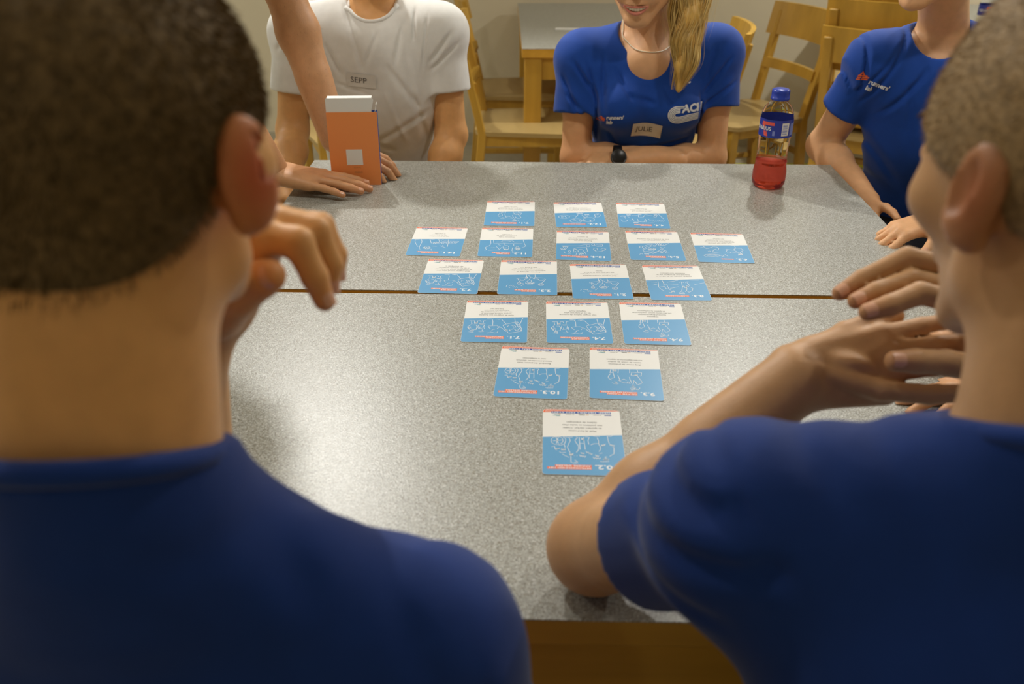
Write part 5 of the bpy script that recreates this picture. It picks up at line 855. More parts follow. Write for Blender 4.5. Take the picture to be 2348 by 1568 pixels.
# ---------------------------------------------------------------- B: right foreground, seen from behind, hands joined
def person_right_front():
    t = thing('person', 'person with cropped ash hair in blue shirt, right foreground, hands clasped above the table', 'person', (0.38, 0.42, 0))
    hc = A3(0.361, 0.560, 1.252); R = Rhead((-0.20, 0.95, -0.30)); HS = 1.05
    neck = A3(0.362, 0.480, 1.088); SL = A3(0.180, 0.520, 0.980); SR = A3(0.60, 0.47, 1.02); chest = A3(0.36, 0.43, 0.86); hip = A3(0.39, 0.32, 0.50)
    EL = A3(0.085, 0.705, 0.800); WL = A3(0.286, 0.775, 0.960)
    s = SDF((0.0, 0.24, 0.72), (0.66, 1.0, 1.42), 0.0032)
    head(s, hc, R, HS, ear_out=0.50, ear_at=(0.086, -0.022, -0.014))
    s.cap(hc + R @ A3(0, -0.028, -0.04), neck, 0.056, 0.062, 0.03); s.cap(hc + R @ A3(0, -0.03, -0.02), neck + A3(0, 0.0, -0.02), 0.055, 0.060, 0.03)
    torso(s, hip, chest, neck, SL, SR, (0, 1, 0), -0.006)
    arm(s, SL, EL, WL, (0.050, 0.045, 0.044, 0.045, 0.028))
    # left hand reaches right, fingers wrapped by the right hand
    n1 = hand(s, WL, (0.96, 0.06, 0.16), (-0.1, -0.75, 0.62), (-0.15, 0.55, 0.75), 0.195, [(5, 10, 10)] * 4, (3, 1, -2, -5), ((0.75, 0.35, -0.1), (0.9, 0.2, -0.1), (0.95, 0.1, -0.2)))
    ER = A3(0.62, 0.70, 0.80); WR = A3(0.495, 0.80, 0.985)
    arm(s, SR, ER, WR, (0.052, 0.044, 0.040, 0.044, 0.027))
    nails = []
    def finger(pts, r):
        pts = [aty(*p) for p in pts]; s.chain(pts, r, 0.003); d = U(pts[-1] - pts[-2]); nails.append((pts[-1] - d * 0.002, d, U(A3(-0.25, -0.75, 0.6)), r[-1]))
    finger([(2300, 640, 0.80), (2080, 590, 0.81), (1975, 640, 0.80), (1925, 672, 0.79)], [0.0115, 0.0105, 0.0092, 0.0078])
    finger([(2300, 690, 0.785), (2090, 640, 0.79), (2010, 668, 0.78), (1962, 690, 0.772)], [0.0115, 0.0105, 0.0095, 0.0082])
    finger([(2300, 720, 0.77), (2110, 672, 0.765), (2040, 700, 0.755), (1990, 715, 0.752)], [0.0115, 0.0110, 0.0102, 0.0088])
    finger([(2320, 860, 0.75), (2170, 832, 0.735), (2100, 828, 0.730), (2052, 828, 0.728)], [0.014, 0.0125, 0.0118, 0.0100])
    finger([(1900, 860, 0.765), (2020, 895, 0.752), (2130, 905, 0.75), (2230, 900, 0.75)], [0.012, 0.0105, 0.0100, 0.009])
    s.chain([WR, aty(2330, 700, 0.79)], [0.03, 0.028], 0.02); s.chain([WR, aty(2330, 800, 0.77)], [0.03, 0.026], 0.02)
    V, Fc = s.mesh(); ear = hc + R @ A3(-0.093, -0.027, -0.015)
    T = tint_by(V, [(ear, (0.032, 0.032, 0.042), (0.62, 0.36, 0.28)), (hc + R @ A3(0.085, -0.02, 0), (0.03,) * 3, (0.9, 0.5, 0.4)), (EL, (0.04,) * 3, (0.95, 0.82, 0.78))] + [(n[0], (0.014,) * 3, (0.98, 0.82, 0.78)) for n in nails[:4]])
    raw('body', V, Fc, SK_B, t, smooth=True, tint=T)
    add_nails(nails[:4], t); eyes(t, hc, R, HS)
    g = hair_cap(hc, R, HS, 0.003, 0.008, nape=-0.07, low=0.062); V, Fc = g.mesh(); raw('hair', V, Fc, M_HAIRL, t, smooth=True)
    strands(V, Fc, hc, 26000, 0.006, 0.0002, (0, 0, -0.4), M_HAIRL, t, R, 4)
    s = SDF((-0.02, 0.16, 0.44), (0.76, 0.72, 1.16), 0.005)
    torso(s, hip, chest, neck, SL, SR, (0, 1, 0), 0.012, 0.04)
    sleeve(s, SL, EL, 0.145, 0.057, 0.063); sleeve(s, SR, ER, 0.21, 0.066, 0.070)
    s.warp(creases([(1440, 1150, 1700, 1110, 0.50, 0.009, 0.006), (1480, 1220, 1760, 1180, 0.50, 0.010, 0.006), (1600, 1000, 1760, 1250, 0.48, 0.010, 0.004), (1800, 1020, 1950, 1200, 0.45, 0.014, 0.004), (1420, 1330, 1640, 1330, 0.49, 0.010, 0.005), (2050, 1010, 2150, 1250, 0.44, 0.016, 0.003), (1560, 1010, 1500, 1150, 0.50, 0.007, -0.003)]))
    s.plane((0, 0, 0.46), (0, 0, -1))
    s.cap(neck + A3(0, 0, -0.07), neck + A3(0, 0, 0.06), 0.080, 0.068, 0.03); s.plane(neck + A3(0, -0.03, 0.034), (0, 0.53, 1), 0.004, neck - 0.10, neck + 0.12)
    V, Fc = s.mesh(); raw('shirt', V, Fc, M_TNAVY, t, smooth=True)
    P = [neck + A3(0.0685 * math.cos(a), 0.0685 * math.sin(a), 0.010 - 0.036 * math.sin(a)) for a in np.linspace(0, 2 * math.pi, 41)[:-1]]
    MB().tube(P, 0.0075, 8, closed=True).build('collar', M_TNAVY, t, True, world=True)
    legs(t, hip + A3(0, 0.02, 0.03), (0, 1, 0), knee_d=0.40)
person_right_front()

# ---------------------------------------------------------------- C: white T-shirt behind the far table
def person_white():
    t = thing('person', 'person in white cotton T-shirt with a paper name sticker, sitting behind the orange box', 'person', (-0.38, 2.55, 0))
    neck = A3(-0.365, 2.50, 1.085); SR = A3(-0.195, 2.47, 1.005); SL = A3(-0.565, 2.46, 1.005); chest = A3(-0.37, 2.46, 0.86); hip = A3(-0.38, 2.57, 0.50)
    hc = A3(-0.365, 2.42, 1.30); R = Rhead((0.15, -0.95, -0.35))
    ER = A3(-0.168, 2.43, 0.745); WR = A3(-0.22, 2.30, 0.585); EL = A3(-0.600, 2.42, 0.76); WL = A3(-0.585, 2.20, 0.63)
    s = SDF((-0.70, 2.08, 0.46), (-0.06, 2.66, 1.46), 0.0042)
    head(s, hc, R); s.cap(hc + R @ A3(0, -0.028, -0.04), neck, 0.055, 0.060, 0.03)
    torso(s, chest - A3(0, 0, 0.12), chest, neck, SL, SR, (0, 1, 0), -0.008)
    arm(s, SR, ER, WR, (0.052, 0.047, 0.041, 0.043, 0.027)); arm(s, SL, EL, WL, (0.052, 0.047, 0.041, 0.043, 0.027))
    hand(s, WR, (-0.3, -0.9, -0.1), (0, 0, 1), (-0.9, 0.3, 0)); hand(s, WL, (0.3, -0.5, -0.45), (-0.6, 0, 0.6), (0.5, -0.4, 0.5))
    V, Fc = s.mesh(); raw('body', V, Fc, SK_C, t, smooth=True, tint=tint_by(V, [])); eyes(t, hc, R)
    g = hair_cap(hc, R, 1.0, 0.005, 0.014); V, Fc = g.mesh(); raw('hair', V, Fc, M_HAIRB, t, smooth=True)
    s = SDF((-0.76, 2.20, 0.52), (0.0, 2.74, 1.14), 0.0042)
    torso(s, hip, chest, neck, SL, SR, (0, 1, 0), 0.012, 0.035, ws=0.98)
    sleeve(s, SR, ER, 0.150, 0.064, 0.068); sleeve(s, SL, EL, 0.150, 0.064, 0.066)
    s.warp(creases([(738, 99, 783, 172, 2.36, 0.008, 0.008), (700, 40, 735, 110, 2.37, 0.008, 0.007), (780, 19, 818, 110, 2.37, 0.008, 0.008), (818, 110, 835, 165, 2.36, 0.009, 0.006), (946, 25, 948, 95, 2.38, 0.006, 0.010), (920, 60, 905, 150, 2.37, 0.008, 0.006),
        (862, 78, 838, 150, 2.36, 0.007, 0.006), (981, 29, 972, 150, 2.42, 0.005, 0.006), (990, 136, 1035, 70, 2.42, 0.007, 0.008), (992, 155, 1050, 95, 2.42, 0.007, 0.006), (885, 150, 960, 250, 2.36, 0.010, 0.007), (860, 330, 980, 260, 2.37, 0.010, 0.008),
        (790, 300, 900, 350, 2.37, 0.010, 0.007), (770, 190, 850, 215, 2.36, 0.006, 0.005), (930, 120, 975, 330, 2.38, 0.010, 0.006), (745, 200, 775, 330, 2.38, 0.009, 0.006), (640, 110, 690, 60, 2.42, 0.008, 0.006), (880, 200, 930, 330, 2.36, 0.009, -0.004)]))
    s.plane((0, 0, 0.55), (0, 0, -1))
    s.cap(neck + A3(0, -0.02, 0.12), neck + A3(0, -0.045, -0.012), 0.085, 0.062, 0.006, mode='cut')
    V, Fc = s.mesh(); sh = raw('shirt', V, Fc, M_TWHITE, t, smooth=True)
    bv = BVHTree.FromPolygons([tuple(v) for v in V], [tuple(f) for f in Fc])
    P = []
    for a in np.linspace(0, 2 * math.pi, 49)[:-1]:
        q = neck + A3(0.070 * math.cos(a), -0.040 + 0.066 * math.sin(a), 0.03); dd = U(A3(0.070 * math.cos(a), 0.066 * math.sin(a), -0.25)); h = bv.find_nearest(Vector(neck + A3(0.072 * math.cos(a), -0.036 + 0.070 * math.sin(a), -0.006 + 0.012 * math.sin(a)))); P.append(np.array(h[0]))
    MB().tube(P, 0.0055, 8, closed=True).build('collar', M_TWHITE, t, True, world=True)
    dc = Decal(sh, t.location)
    Oc = aty(826, 187, 2.33); ux = A3(1, 0, -0.10); V2, F2 = grid2(0.074, 0.033, 10, 4)
    tag = dc.put('name_sticker', V2, F2, Oc, ux, (0, 0, 1), (0, 1, -0.1), mat('sticker_paper', srgb(214, 212, 205), 0.6), 0.003)
    textdec(dc, 'sticker_lettering', 'SEPP', Oc + A3(-0.028, 0, -0.003), ux, (0, 0, 1), (0, 1, -0.1), 0.014, M_INK, 0.0, 0.0038, 1.15)
    legs(t, hip + A3(0, -0.02, 0.03), (0, -1, 0))
person_white()

# ---------------------------------------------------------------- D: smiling, ponytail, blue T-shirt
def person_ponytail():
    t = thing('person', 'smiling person with long blond ponytail, white bead necklace and blue running T-shirt', 'person', (0.355, 2.55, 0))
    neck = A3(0.364, 2.470, 1.035); SL = A3(0.185, 2.44, 0.945); SR = A3(0.535, 2.44, 0.960); chest = A3(0.362, 2.43, 0.82); hip = A3(0.36, 2.57, 0.50)
    f = A3(-0.26, -0.93, -0.22); R = Rhead(f); chin = A3(0.304, 2.315, 1.041); hc = chin - R @ A3(0, 0.088, -0.122) * 0.96
    EL = A3(0.170, 2.375, 0.700); ER = A3(0.540, 2.375, 0.700); WLw = A3(0.285, 2.285, 0.712); WRw = A3(0.46, 2.27, 0.71)
    s = SDF((0.06, 2.18, 0.62), (0.68, 2.62, 1.42), 0.0036)
    head(s, hc, R, 0.96, smile=True, ears=True, ear_out=0.25)
    s.cap(hc + R @ A3(0, -0.02, -0.05), neck, 0.054, 0.062, 0.03)
    torso(s, chest - A3(0, 0, 0.12), chest, neck, SL, SR, (0, 1, 0), -0.010, ws=0.86)
    s.cap(neck + A3(0, 0.01, 0), A3(0.350, 2.385, 0.950), 0.058, 0.055, 0.05)
    for q in (-1, 1): s.cap(neck + A3(0, -0.055, -0.03), (SR if q > 0 else SL) + A3(-q * 0.03, -0.02, 0.035), 0.010, 0.009, 0.02)
    AR = (0.046, 0.043, 0.037, 0.038, 0.023)
    arm(s, SL, EL, A3(0.43, 2.300, 0.715), AR); arm(s, SR, ER, WLw, AR)
    nl = hand(s, WLw, (-0.93, 0.10, -0.05), (0.0, -0.45, 0.9), (0, -0.9, -0.4), 0.165, [(25, 30, 20)] * 4)
    V, Fc = s.mesh(); L = lambda x, y, z: hc + R @ (A3(x, y, z) * 0.96)
    T = tint_by(V, [(L(0.046, 0.06, -0.03), (0.02,) * 3, (1.0, 0.88, 0.84)), (L(-0.046, 0.06, -0.03), (0.02,) * 3, (1.0, 0.88, 0.84)), (EL, (0.05,) * 3, (1, 0.88, 0.82))])
    raw('body', V, Fc, SK_D, t, smooth=True, tint=T); add_nails(nl, t); eyes(t, hc, R, 0.96)
    # smile: lips and teeth
    cv = lambda x, up, y: L(x, (0.1045 - 7.0 * x * x) + y, -0.066 + 9.0 * x * x + up * (1 - (x / 0.033) ** 2))
    xs = np.linspace(-0.032, 0.032, 17); rl = [0.0012 + 0.0034 * math.cos(math.pi * x / 0.068) for x in xs]
    MB().tube([cv(x, 0.0078, -0.0005) for x in xs], [r * 0.62 for r in rl], 8).build('upper_lip', M_LIP, t, True, world=True)
    MB().tube([cv(x, -0.0092, -0.0010) for x in xs], [r * 0.9 for r in rl], 8).build('lower_lip', M_LIP, t, True, world=True)
    for k in range(-3, 4):
        x = k * 0.0068; hh = 0.0098 if abs(k) < 2 else (0.0088 if abs(k) < 3 else 0.0072)
        c_ = L(x, 0.1005 - 8.0 * x * x, -0.0640 + 9.0 * x * x); rt = R @ np.array(Matrix.Rotation(-14 * x, 3, 'Z'))
        mb = MB(); mb.box(c_, (0.0066, 0.004, hh), Matrix(rt.tolist()), 0.0012); mb.build('tooth', M_TOOTH, t, True, world=True)
    # hair: cap, ponytail core, loose locks
    g = hair_cap(hc, R, 0.96, 0.0045, 0.012, nape=-0.03); 
    V, Fc = g.mesh(); hr = raw('hair', V, Fc, M_BLOND, t, smooth=True)
    path = [hc + R @ A3(0, -0.12, 0.03), A3(0.44, 2.44, 1.20)] + [aty(*p) for p in ((1588, -20, 2.37), (1585, 40, 2.34), (1570, 95, 2.31), (1565, 150, 2.285), (1556, 205, 2.28))]
    rad = [0.024, 0.046, 0.052, 0.047, 0.036, 0.027, 0.013]
    path = np.array(path); g = SDF(path.min(0) - 0.08, path.max(0) + 0.08, 0.004); g.chain(list(path), [r * 0.62 for r in rad], 0.02)
    V, Fc = g.mesh(); raw('ponytail', V, Fc, M_BLOND, t, smooth=True)
    gg = np.random.default_rng(5); N = 40; ts = np.linspace(0, 6, N); pad = np.vstack([2 * path[0] - path[1], path, 2 * path[-1] - path[-2]]); base = []
    for u in ts:
        i_ = min(int(u), 5); fr = u - i_; p0, p1, p2, p3 = pad[i_], pad[i_ + 1], pad[i_ + 2], pad[i_ + 3]
        base.append(0.5 * ((2 * p1) + (-p0 + p2) * fr + (2 * p0 - 5 * p1 + 4 * p2 - p3) * fr ** 2 + (-p0 + 3 * p1 - 3 * p2 + p3) * fr ** 3))
    rb = np.interp(ts, range(7), rad)
    for (nm, m, cnt, rw) in (('hair_locks', M_BLOND, 420, 0.0013), ('hair_locks', M_BLOND2, 260, 0.0010), ('loose_hairs', M_BLOND2, 260, 0.00028)):
        mb = MB()
        for i in range(cnt):
            a = gg.uniform(0, 6.28); q = math.sqrt(gg.uniform(0.2, 1.0)) * (1.0 if rw > 0.0005 else gg.uniform(0.9, 1.45)); grp = int(a / 0.9); ph = grp * 1.7 + gg.normal(0, 0.25); tw = 0.25 * math.sin(grp * 2.1) + gg.normal(0, 0.06)
            st = gg.integers(0, 9); en = N - (gg.integers(0, 6) if gg.random() < 0.6 else gg.integers(4, 17)); pts = []
            for j in range(st, en):
                aa = a + tw * ts[j]; off = A3(math.cos(aa), math.sin(aa) * 0.75, 0) * rb[j] * q
                wv = 0.0055 * min(1, ts[j] / 2.5); off[0] += wv * math.sin(ts[j] * 2.1 + ph) + 0.007 * math.sin(ts[j] * 1.5 + 0.6); off[1] += wv * 0.7 * math.cos(ts[j] * 2.0 + ph)
                pts.append(base[j] + off)
            if len(pts) > 4: mb.tube(pts, [rw * min(1, (len(pts) - 1 - k) / 7 + 0.12) for k in range(len(pts))], 3, caps=False)
        o = mb.build(nm, m, t, True, world=True); o['kind'] = 'stuff'
    # shirt
    s = SDF((0.02, 2.22, 0.52), (0.72, 2.70, 1.10), 0.0040)
    torso(s, hip, chest, neck, SL, SR, (0, 1, 0), 0.008, 0.035, ws=0.86, bust=0)
    for q in (-1, 1): s.ell(chest + A3(q * 0.070 - 0.005, -0.085, 0.020), (0.068, 0.055, 0.062), 0.04)
    sleeve(s, SL, EL, 0.140, 0.064, 0.070); sleeve(s, SR, ER, 0.135, 0.064, 0.070)
    s.warp(creases([(1313, 134, 1358, 204, 2.40, 0.007, 0.009), (1290, 170, 1322, 249, 2.40, 0.007, 0.009), (1345, 140, 1366, 225, 2.40, 0.006, 0.008), (1300, 210, 1352, 262, 2.40, 0.007, 0.006), (1385, 128, 1380, 250, 2.36, 0.008, 0.006), (1410, 160, 1450, 230, 2.34, 0.008, 0.006),
        (1440, 215, 1500, 235, 2.33, 0.009, 0.005), (1600, 207, 1600, 344, 2.38, 0.006, 0.010), (1606, 204, 1670, 127, 2.40, 0.007, 0.008), (1602, 232, 1682, 180, 2.40, 0.007, 0.008), (1612, 170, 1640, 100, 2.40, 0.008, 0.006),
        (1470, 345, 1580, 322, 2.34, 0.008, 0.008), (1395, 300, 1420, 345, 2.35, 0.008, 0.007), (1520, 200, 1560, 250, 2.34, 0.008, 0.005), (1365, 225, 1372, 330, 2.38, 0.006, 0.008)]))
    s.plane((0, 0, 0.55), (0, 0, -1))
    s.cap(neck + A3(-0.008, -0.02, 0.12), neck + A3(-0.012, -0.055, -0.015), 0.09, 0.078, 0.008, mode='cut')
    s.cap(neck + A3(-0.02, -0.11, 0.03), A3(0.340, 2.335, 0.972), 0.066, 0.036, 0.03, mode='cut')
    V, Fc = s.mesh(); sh = raw('shirt', V, Fc, M_TBLUE, t, smooth=True)
    # bead necklace
    bd = t.children[0].data; bv = [np.array(v.co) + np.array(t.location) for v in bd.vertices]
    fz = [tuple(p.vertices) for p in bd.polygons if bv[p.vertices[0]][2] < 1.060 and abs(bv[p.vertices[0]][0] - 0.355) < 0.12 and bv[p.vertices[0]][2] > 0.93]
    bt = BVHTree.FromPolygons([tuple(v) for v in bv], fz); nb = 92; pts = []
    for k in range(nb):
        a = 2 * math.pi * k / nb; p = A3(0.352 + 0.074 * math.cos(a), 2.415 + 0.085 * math.sin(a), 1.032 + 0.050 * math.sin(a) - 0.006 * math.cos(2 * a))
        h = bt.find_nearest(Vector(p)); pts.append(np.array(h[0]) + np.array(h[1]) * 0.0022)
    for _ in range(2): pts = [(pts[k - 1] + 2 * pts[k] + pts[(k + 1) % nb]) / 4 for k in range(nb)]
    nk = MB().tube(pts, 0.0014, 5, closed=True).build('necklace_cord', mat('bead_white', srgb(228, 218, 190), 0.35, 0.5), t, True, world=True)
    bm = MB()
    for p in pts: bm.lathe([(0.0, -0.0029), (0.0023, -0.0017), (0.0031, 0.0), (0.0023, 0.0017), (0.0, 0.0029)], 7, c=p, cap=False)
    o = bm.build('beads', MATS['bead_white'], nk, True, world=True)
    for v in o.data.vertices: v.co -= t.location
    o['kind'] = 'stuff'
    # prints and name sticker
    dc = Decal(sh, t.location); dn = A3(0, 1, -0.15); ux = A3(1, 0, 0); uz = A3(0, 0, 1)
    V2, F2 = grid2(0.078, 0.036, 10, 4)
    dc.put('name_sticker', [(a, b - 3 * a * a) for a, b in V2], F2, aty(1484, 298, 2.31), A3(1, 0, -0.08), uz, dn, mat('sticker_paper', srgb(214, 212, 205), 0.6), 0.003)
    textdec(dc, 'sticker_lettering', 'JULiE', aty(1484, 298, 2.31) + A3(-0.030, 0, -0.003), A3(1, 0, -0.08), uz, dn, 0.0135, M_INK, 0.0, 0.0038, 1.1)
    O = aty(1390, 273, 2.31)
    textdec(dc, 'chest_lettering', "runners'", O, A3(1, 0, 0.05), uz, dn, 0.0095, M_LINE, 0.04, 0.0016, 1.0); textdec(dc, 'chest_lettering', 'lab', O + A3(0.001, 0, -0.0125), A3(1, 0, 0.05), uz, dn, 0.0095, M_LINE, 0.04, 0.0016)
    V2, F2 = rib2([dense(l) for l in ([(0, 0), (0.014, 0.002)], [(0.001, 0.0035), (0.015, 0.0055)], [(0.003, 0.007), (0.010, 0.0075), (0.013, 0.009)], [(0.004, 0.009), (0.006, 0.013), (0.009, 0.009)])], 0.0026)
    dc.put('shoe_emblem', V2, F2, O + A3(-0.019, 0, -0.006), ux, uz, dn, M_ORG, 0.0016)
    # running-track emblem: five lanes curling from the letters
    O = aty(1545, 262, 2.31); ln = []
    for k in range(5):
        r = 0.0055 + 0.0038 * k; cx, cy = 0.0, 0.0; l = [(0.055, -r + 0.006 - 0.003 * 0), (0.02, -r + 0.001)]
        l = [(0.062, 0.010 - r * 0.95), (0.035, 0.006 - r), (0.012, -r)] + [(0.004 + r * 1.0 * math.cos(a), r * 1.0 * math.sin(a)) for a in np.radians(np.linspace(-95, -270, 12))] + [(0.012 + 0.010 * (k > 2), r + 0.001)]
        ln.append(dense(l, 3))
    V2, F2 = rib2(ln, 0.0027); dc.put('track_emblem', V2, F2, O, ux, uz, dn, M_LINE, 0.0016)
    textdec(dc, 'chest_lettering', 'ACH', O + A3(0.016, 0, 0.006), A3(1, 0, 0.10), uz, dn, 0.020, M_LINE, 0.05, 0.0018, 1.0)
    V2, F2 = rib2([[(0, 0.006), (0.004, 0.008)], [(0.006, 0.002), (0.009, 0.005)], [(0.002, -0.002), (0.005, -0.001)], [(0.007, -0.004), (0.011, -0.002)]], 0.003); dc.put('small_emblem', V2, F2, aty(1576, 187, 2.32), ux, uz, dn, M_LINE, 0.0016)
    # wrist watch
    W0 = aty(1418, 362, 2.262); wt = thing('wristwatch', 'black round wristwatch on the wrist of the ponytailed person', 'watch', tuple(W0))
    Rw = Matrix.Rotation(math.radians(62), 3, 'X'); mb = MB(); mb.lathe([(0, 0), (0.019, 0), (0.021, 0.003), (0.021, 0.008), (0.018, 0.010), (0, 0.010)], 28, cap=False); mb.v = [tuple(Rw @ Vector(v)) for v in mb.v]; mb.build('watch_case', M_BLACK, wt, True)
    mb = MB(); mb.lathe([(0.0205, 0.0085), (0.0208, 0.0098), (0.0190, 0.0108), (0.0178, 0.0102)], 28, cap=False); mb.v = [tuple(Rw @ Vector(v)) for v in mb.v]; mb.build('bezel', mat('dark_steel', srgb(90, 92, 96), 0.25, 0.5, metallic=1.0), wt, True)
    Pb = [A3(0.0, 0.026 + 0.029 * math.sin(a) , 0.029 * math.cos(a) - 0.004) for a in np.linspace(0, 2 * math.pi, 25)[:-1]]
    Vb = []; Fb = []
    for i, p in enumerate(Pb): Vb += [p + A3(-0.010, 0, 0), p + A3(0.010, 0, 0)]
    for i in range(24): Fb.append((2 * i, 2 * i + 1, (2 * i + 3) % 48, (2 * i + 2) % 48))
    raw('watch_strap', Vb, Fb, M_BLACK, wt, smooth=True, local=True)
    legs(t, hip + A3(0, -0.02, 0.03), (0, -1, 0))
person_ponytail()

# ---------------------------------------------------------------- E: blue jersey at the right end
def person_right_end():
    t = thing('person', 'person in blue running jersey sitting at the far right corner, chin half hidden', 'person', (1.02, 2.25, 0))
    neck = A3(1.010, 2.20, 1.070); SR = A3(0.868, 2.195, 0.985); SL = A3(1.185, 2.15, 0.995); chest = A3(1.030, 2.17, 0.84); hip = A3(1.08, 2.27, 0.50)
    f = A3(-0.80, -0.55, -0.20); R = Rhead(f); chin = A3(0.868, 2.075, 1.120); hc = chin - R @ A3(0, 0.088, -0.122) * 0.98
    ER = A3(0.800, 2.27, 0.765); WR = A3(0.850, 2.05, 0.690); EL = A3(1.06, 1.86, 0.80); WL = A3(0.845, 1.690, 0.782)
    dp = U(A3(-0.25, -1, 0))
    s = SDF((0.60, 1.50, 0.56), (1.34, 2.42, 1.48), 0.0045)
    head(s, hc, R, 0.98); s.cap(hc + R @ A3(0, -0.024, -0.045), neck, 0.052, 0.055, 0.03)
    torso(s, chest - A3(0, 0, 0.12), chest, neck, SL, SR, dp, -0.010, ws=0.9)
    arm(s, SR, ER, WR, (0.048, 0.044, 0.038, 0.040, 0.025)); arm(s, SL, EL, WL, (0.048, 0.044, 0.038, 0.040, 0.025))
    hand(s, WR, (-0.2, -0.8, -0.5), (-0.7, 0, 0.4), (0.3, -0.3, 0.8), 0.175)
    nl = hand(s, WL, (-0.93, -0.30, -0.12), (-0.10, 0, 1), (0.30, -0.95, 0), 0.175, [(25, 40, 30)] * 4)
    V, Fc = s.mesh(); raw('body', V, Fc, SK_D, t, smooth=True, tint=tint_by(V, [(hc + R @ A3(0, 0.1, -0.062), (0.02, 0.02, 0.012), (0.95, 0.62, 0.58))])); add_nails(nl, t); eyes(t, hc, R, 0.98)
    g = hair_cap(hc, R, 0.98, 0.006, 0.016); V, Fc = g.mesh(); raw('hair', V, Fc, M_HAIRB, t, smooth=True)
    s = SDF((0.70, 1.96, 0.52), (1.32, 2.44, 1.16), 0.0045)
    torso(s, hip, chest, neck, SL, SR, dp, 0.008, 0.035, ws=0.93)
    sleeve(s, SR, ER, 0.135, 0.060, 0.064); sleeve(s, SL, EL, 0.14, 0.060, 0.064)
    s.warp(creases([(2110, 80, 1990, 250, 2.10, 0.007, 0.008), (2080, 110, 1975, 230, 2.10, 0.006, 0.006), (2130, 160, 2030, 270, 2.10, 0.008, 0.008), (2000, 90, 1975, 230, 2.13, 0.006, 0.008), (1985, 300, 2060, 420, 2.11, 0.010, 0.006), (1965, 380, 2020, 430, 2.11, 0.009, 0.008), (2090, 200, 2085, 380, 2.09, 0.010, 0.006), (1940, 130, 1960, 215, 2.15, 0.006, 0.006)]))
    s.plane((0, 0, 0.55), (0, 0, -1))
    s.cap(neck + A3(-0.02, -0.01, 0.12), neck + A3(-0.022, -0.045, -0.010), 0.09, 0.064, 0.006, mode='cut')
    V, Fc = s.mesh(); sh = raw('shirt', V, Fc, M_TBLUE, t, smooth=True)
    dc = Decal(sh, t.location); dn = U(A3(0.1, 1, -0.15)); ux = U(A3(1, 0, -0.36)); uz = U(A3(0.25, 0, 1))
    O = aty(2006, 196, 2.09)
    textdec(dc, 'chest_lettering', "runners'", O + ux * -0.004, ux, uz, dn, 0.0105, M_LINE, 0.04, 0.0016); textdec(dc, 'chest_lettering', 'lab', O + uz * -0.0145 + ux * -0.004, ux, uz, dn, 0.0105, M_LINE, 0.04, 0.0016)
    V2, F2 = rib2([dense(l) for l in ([(0, 0), (0.020, 0.000)], [(0.001, 0.0042), (0.022, 0.0042)], [(0.002, 0.0085), (0.012, 0.0085), (0.019, 0.0075)], [(0.004, 0.010), (0.010, 0.017), (0.014, 0.010)])], 0.0032)
    dc.put('shoe_emblem', V2, F2, O + ux * -0.031 + uz * 0.000, A3(1, 0, 0), A3(0, 0, 1), dn, M_ORG, 0.0016)
    legs(t, hip + A3(0, -0.02, 0.03), (-0.30, -0.95, 0))
person_right_end()

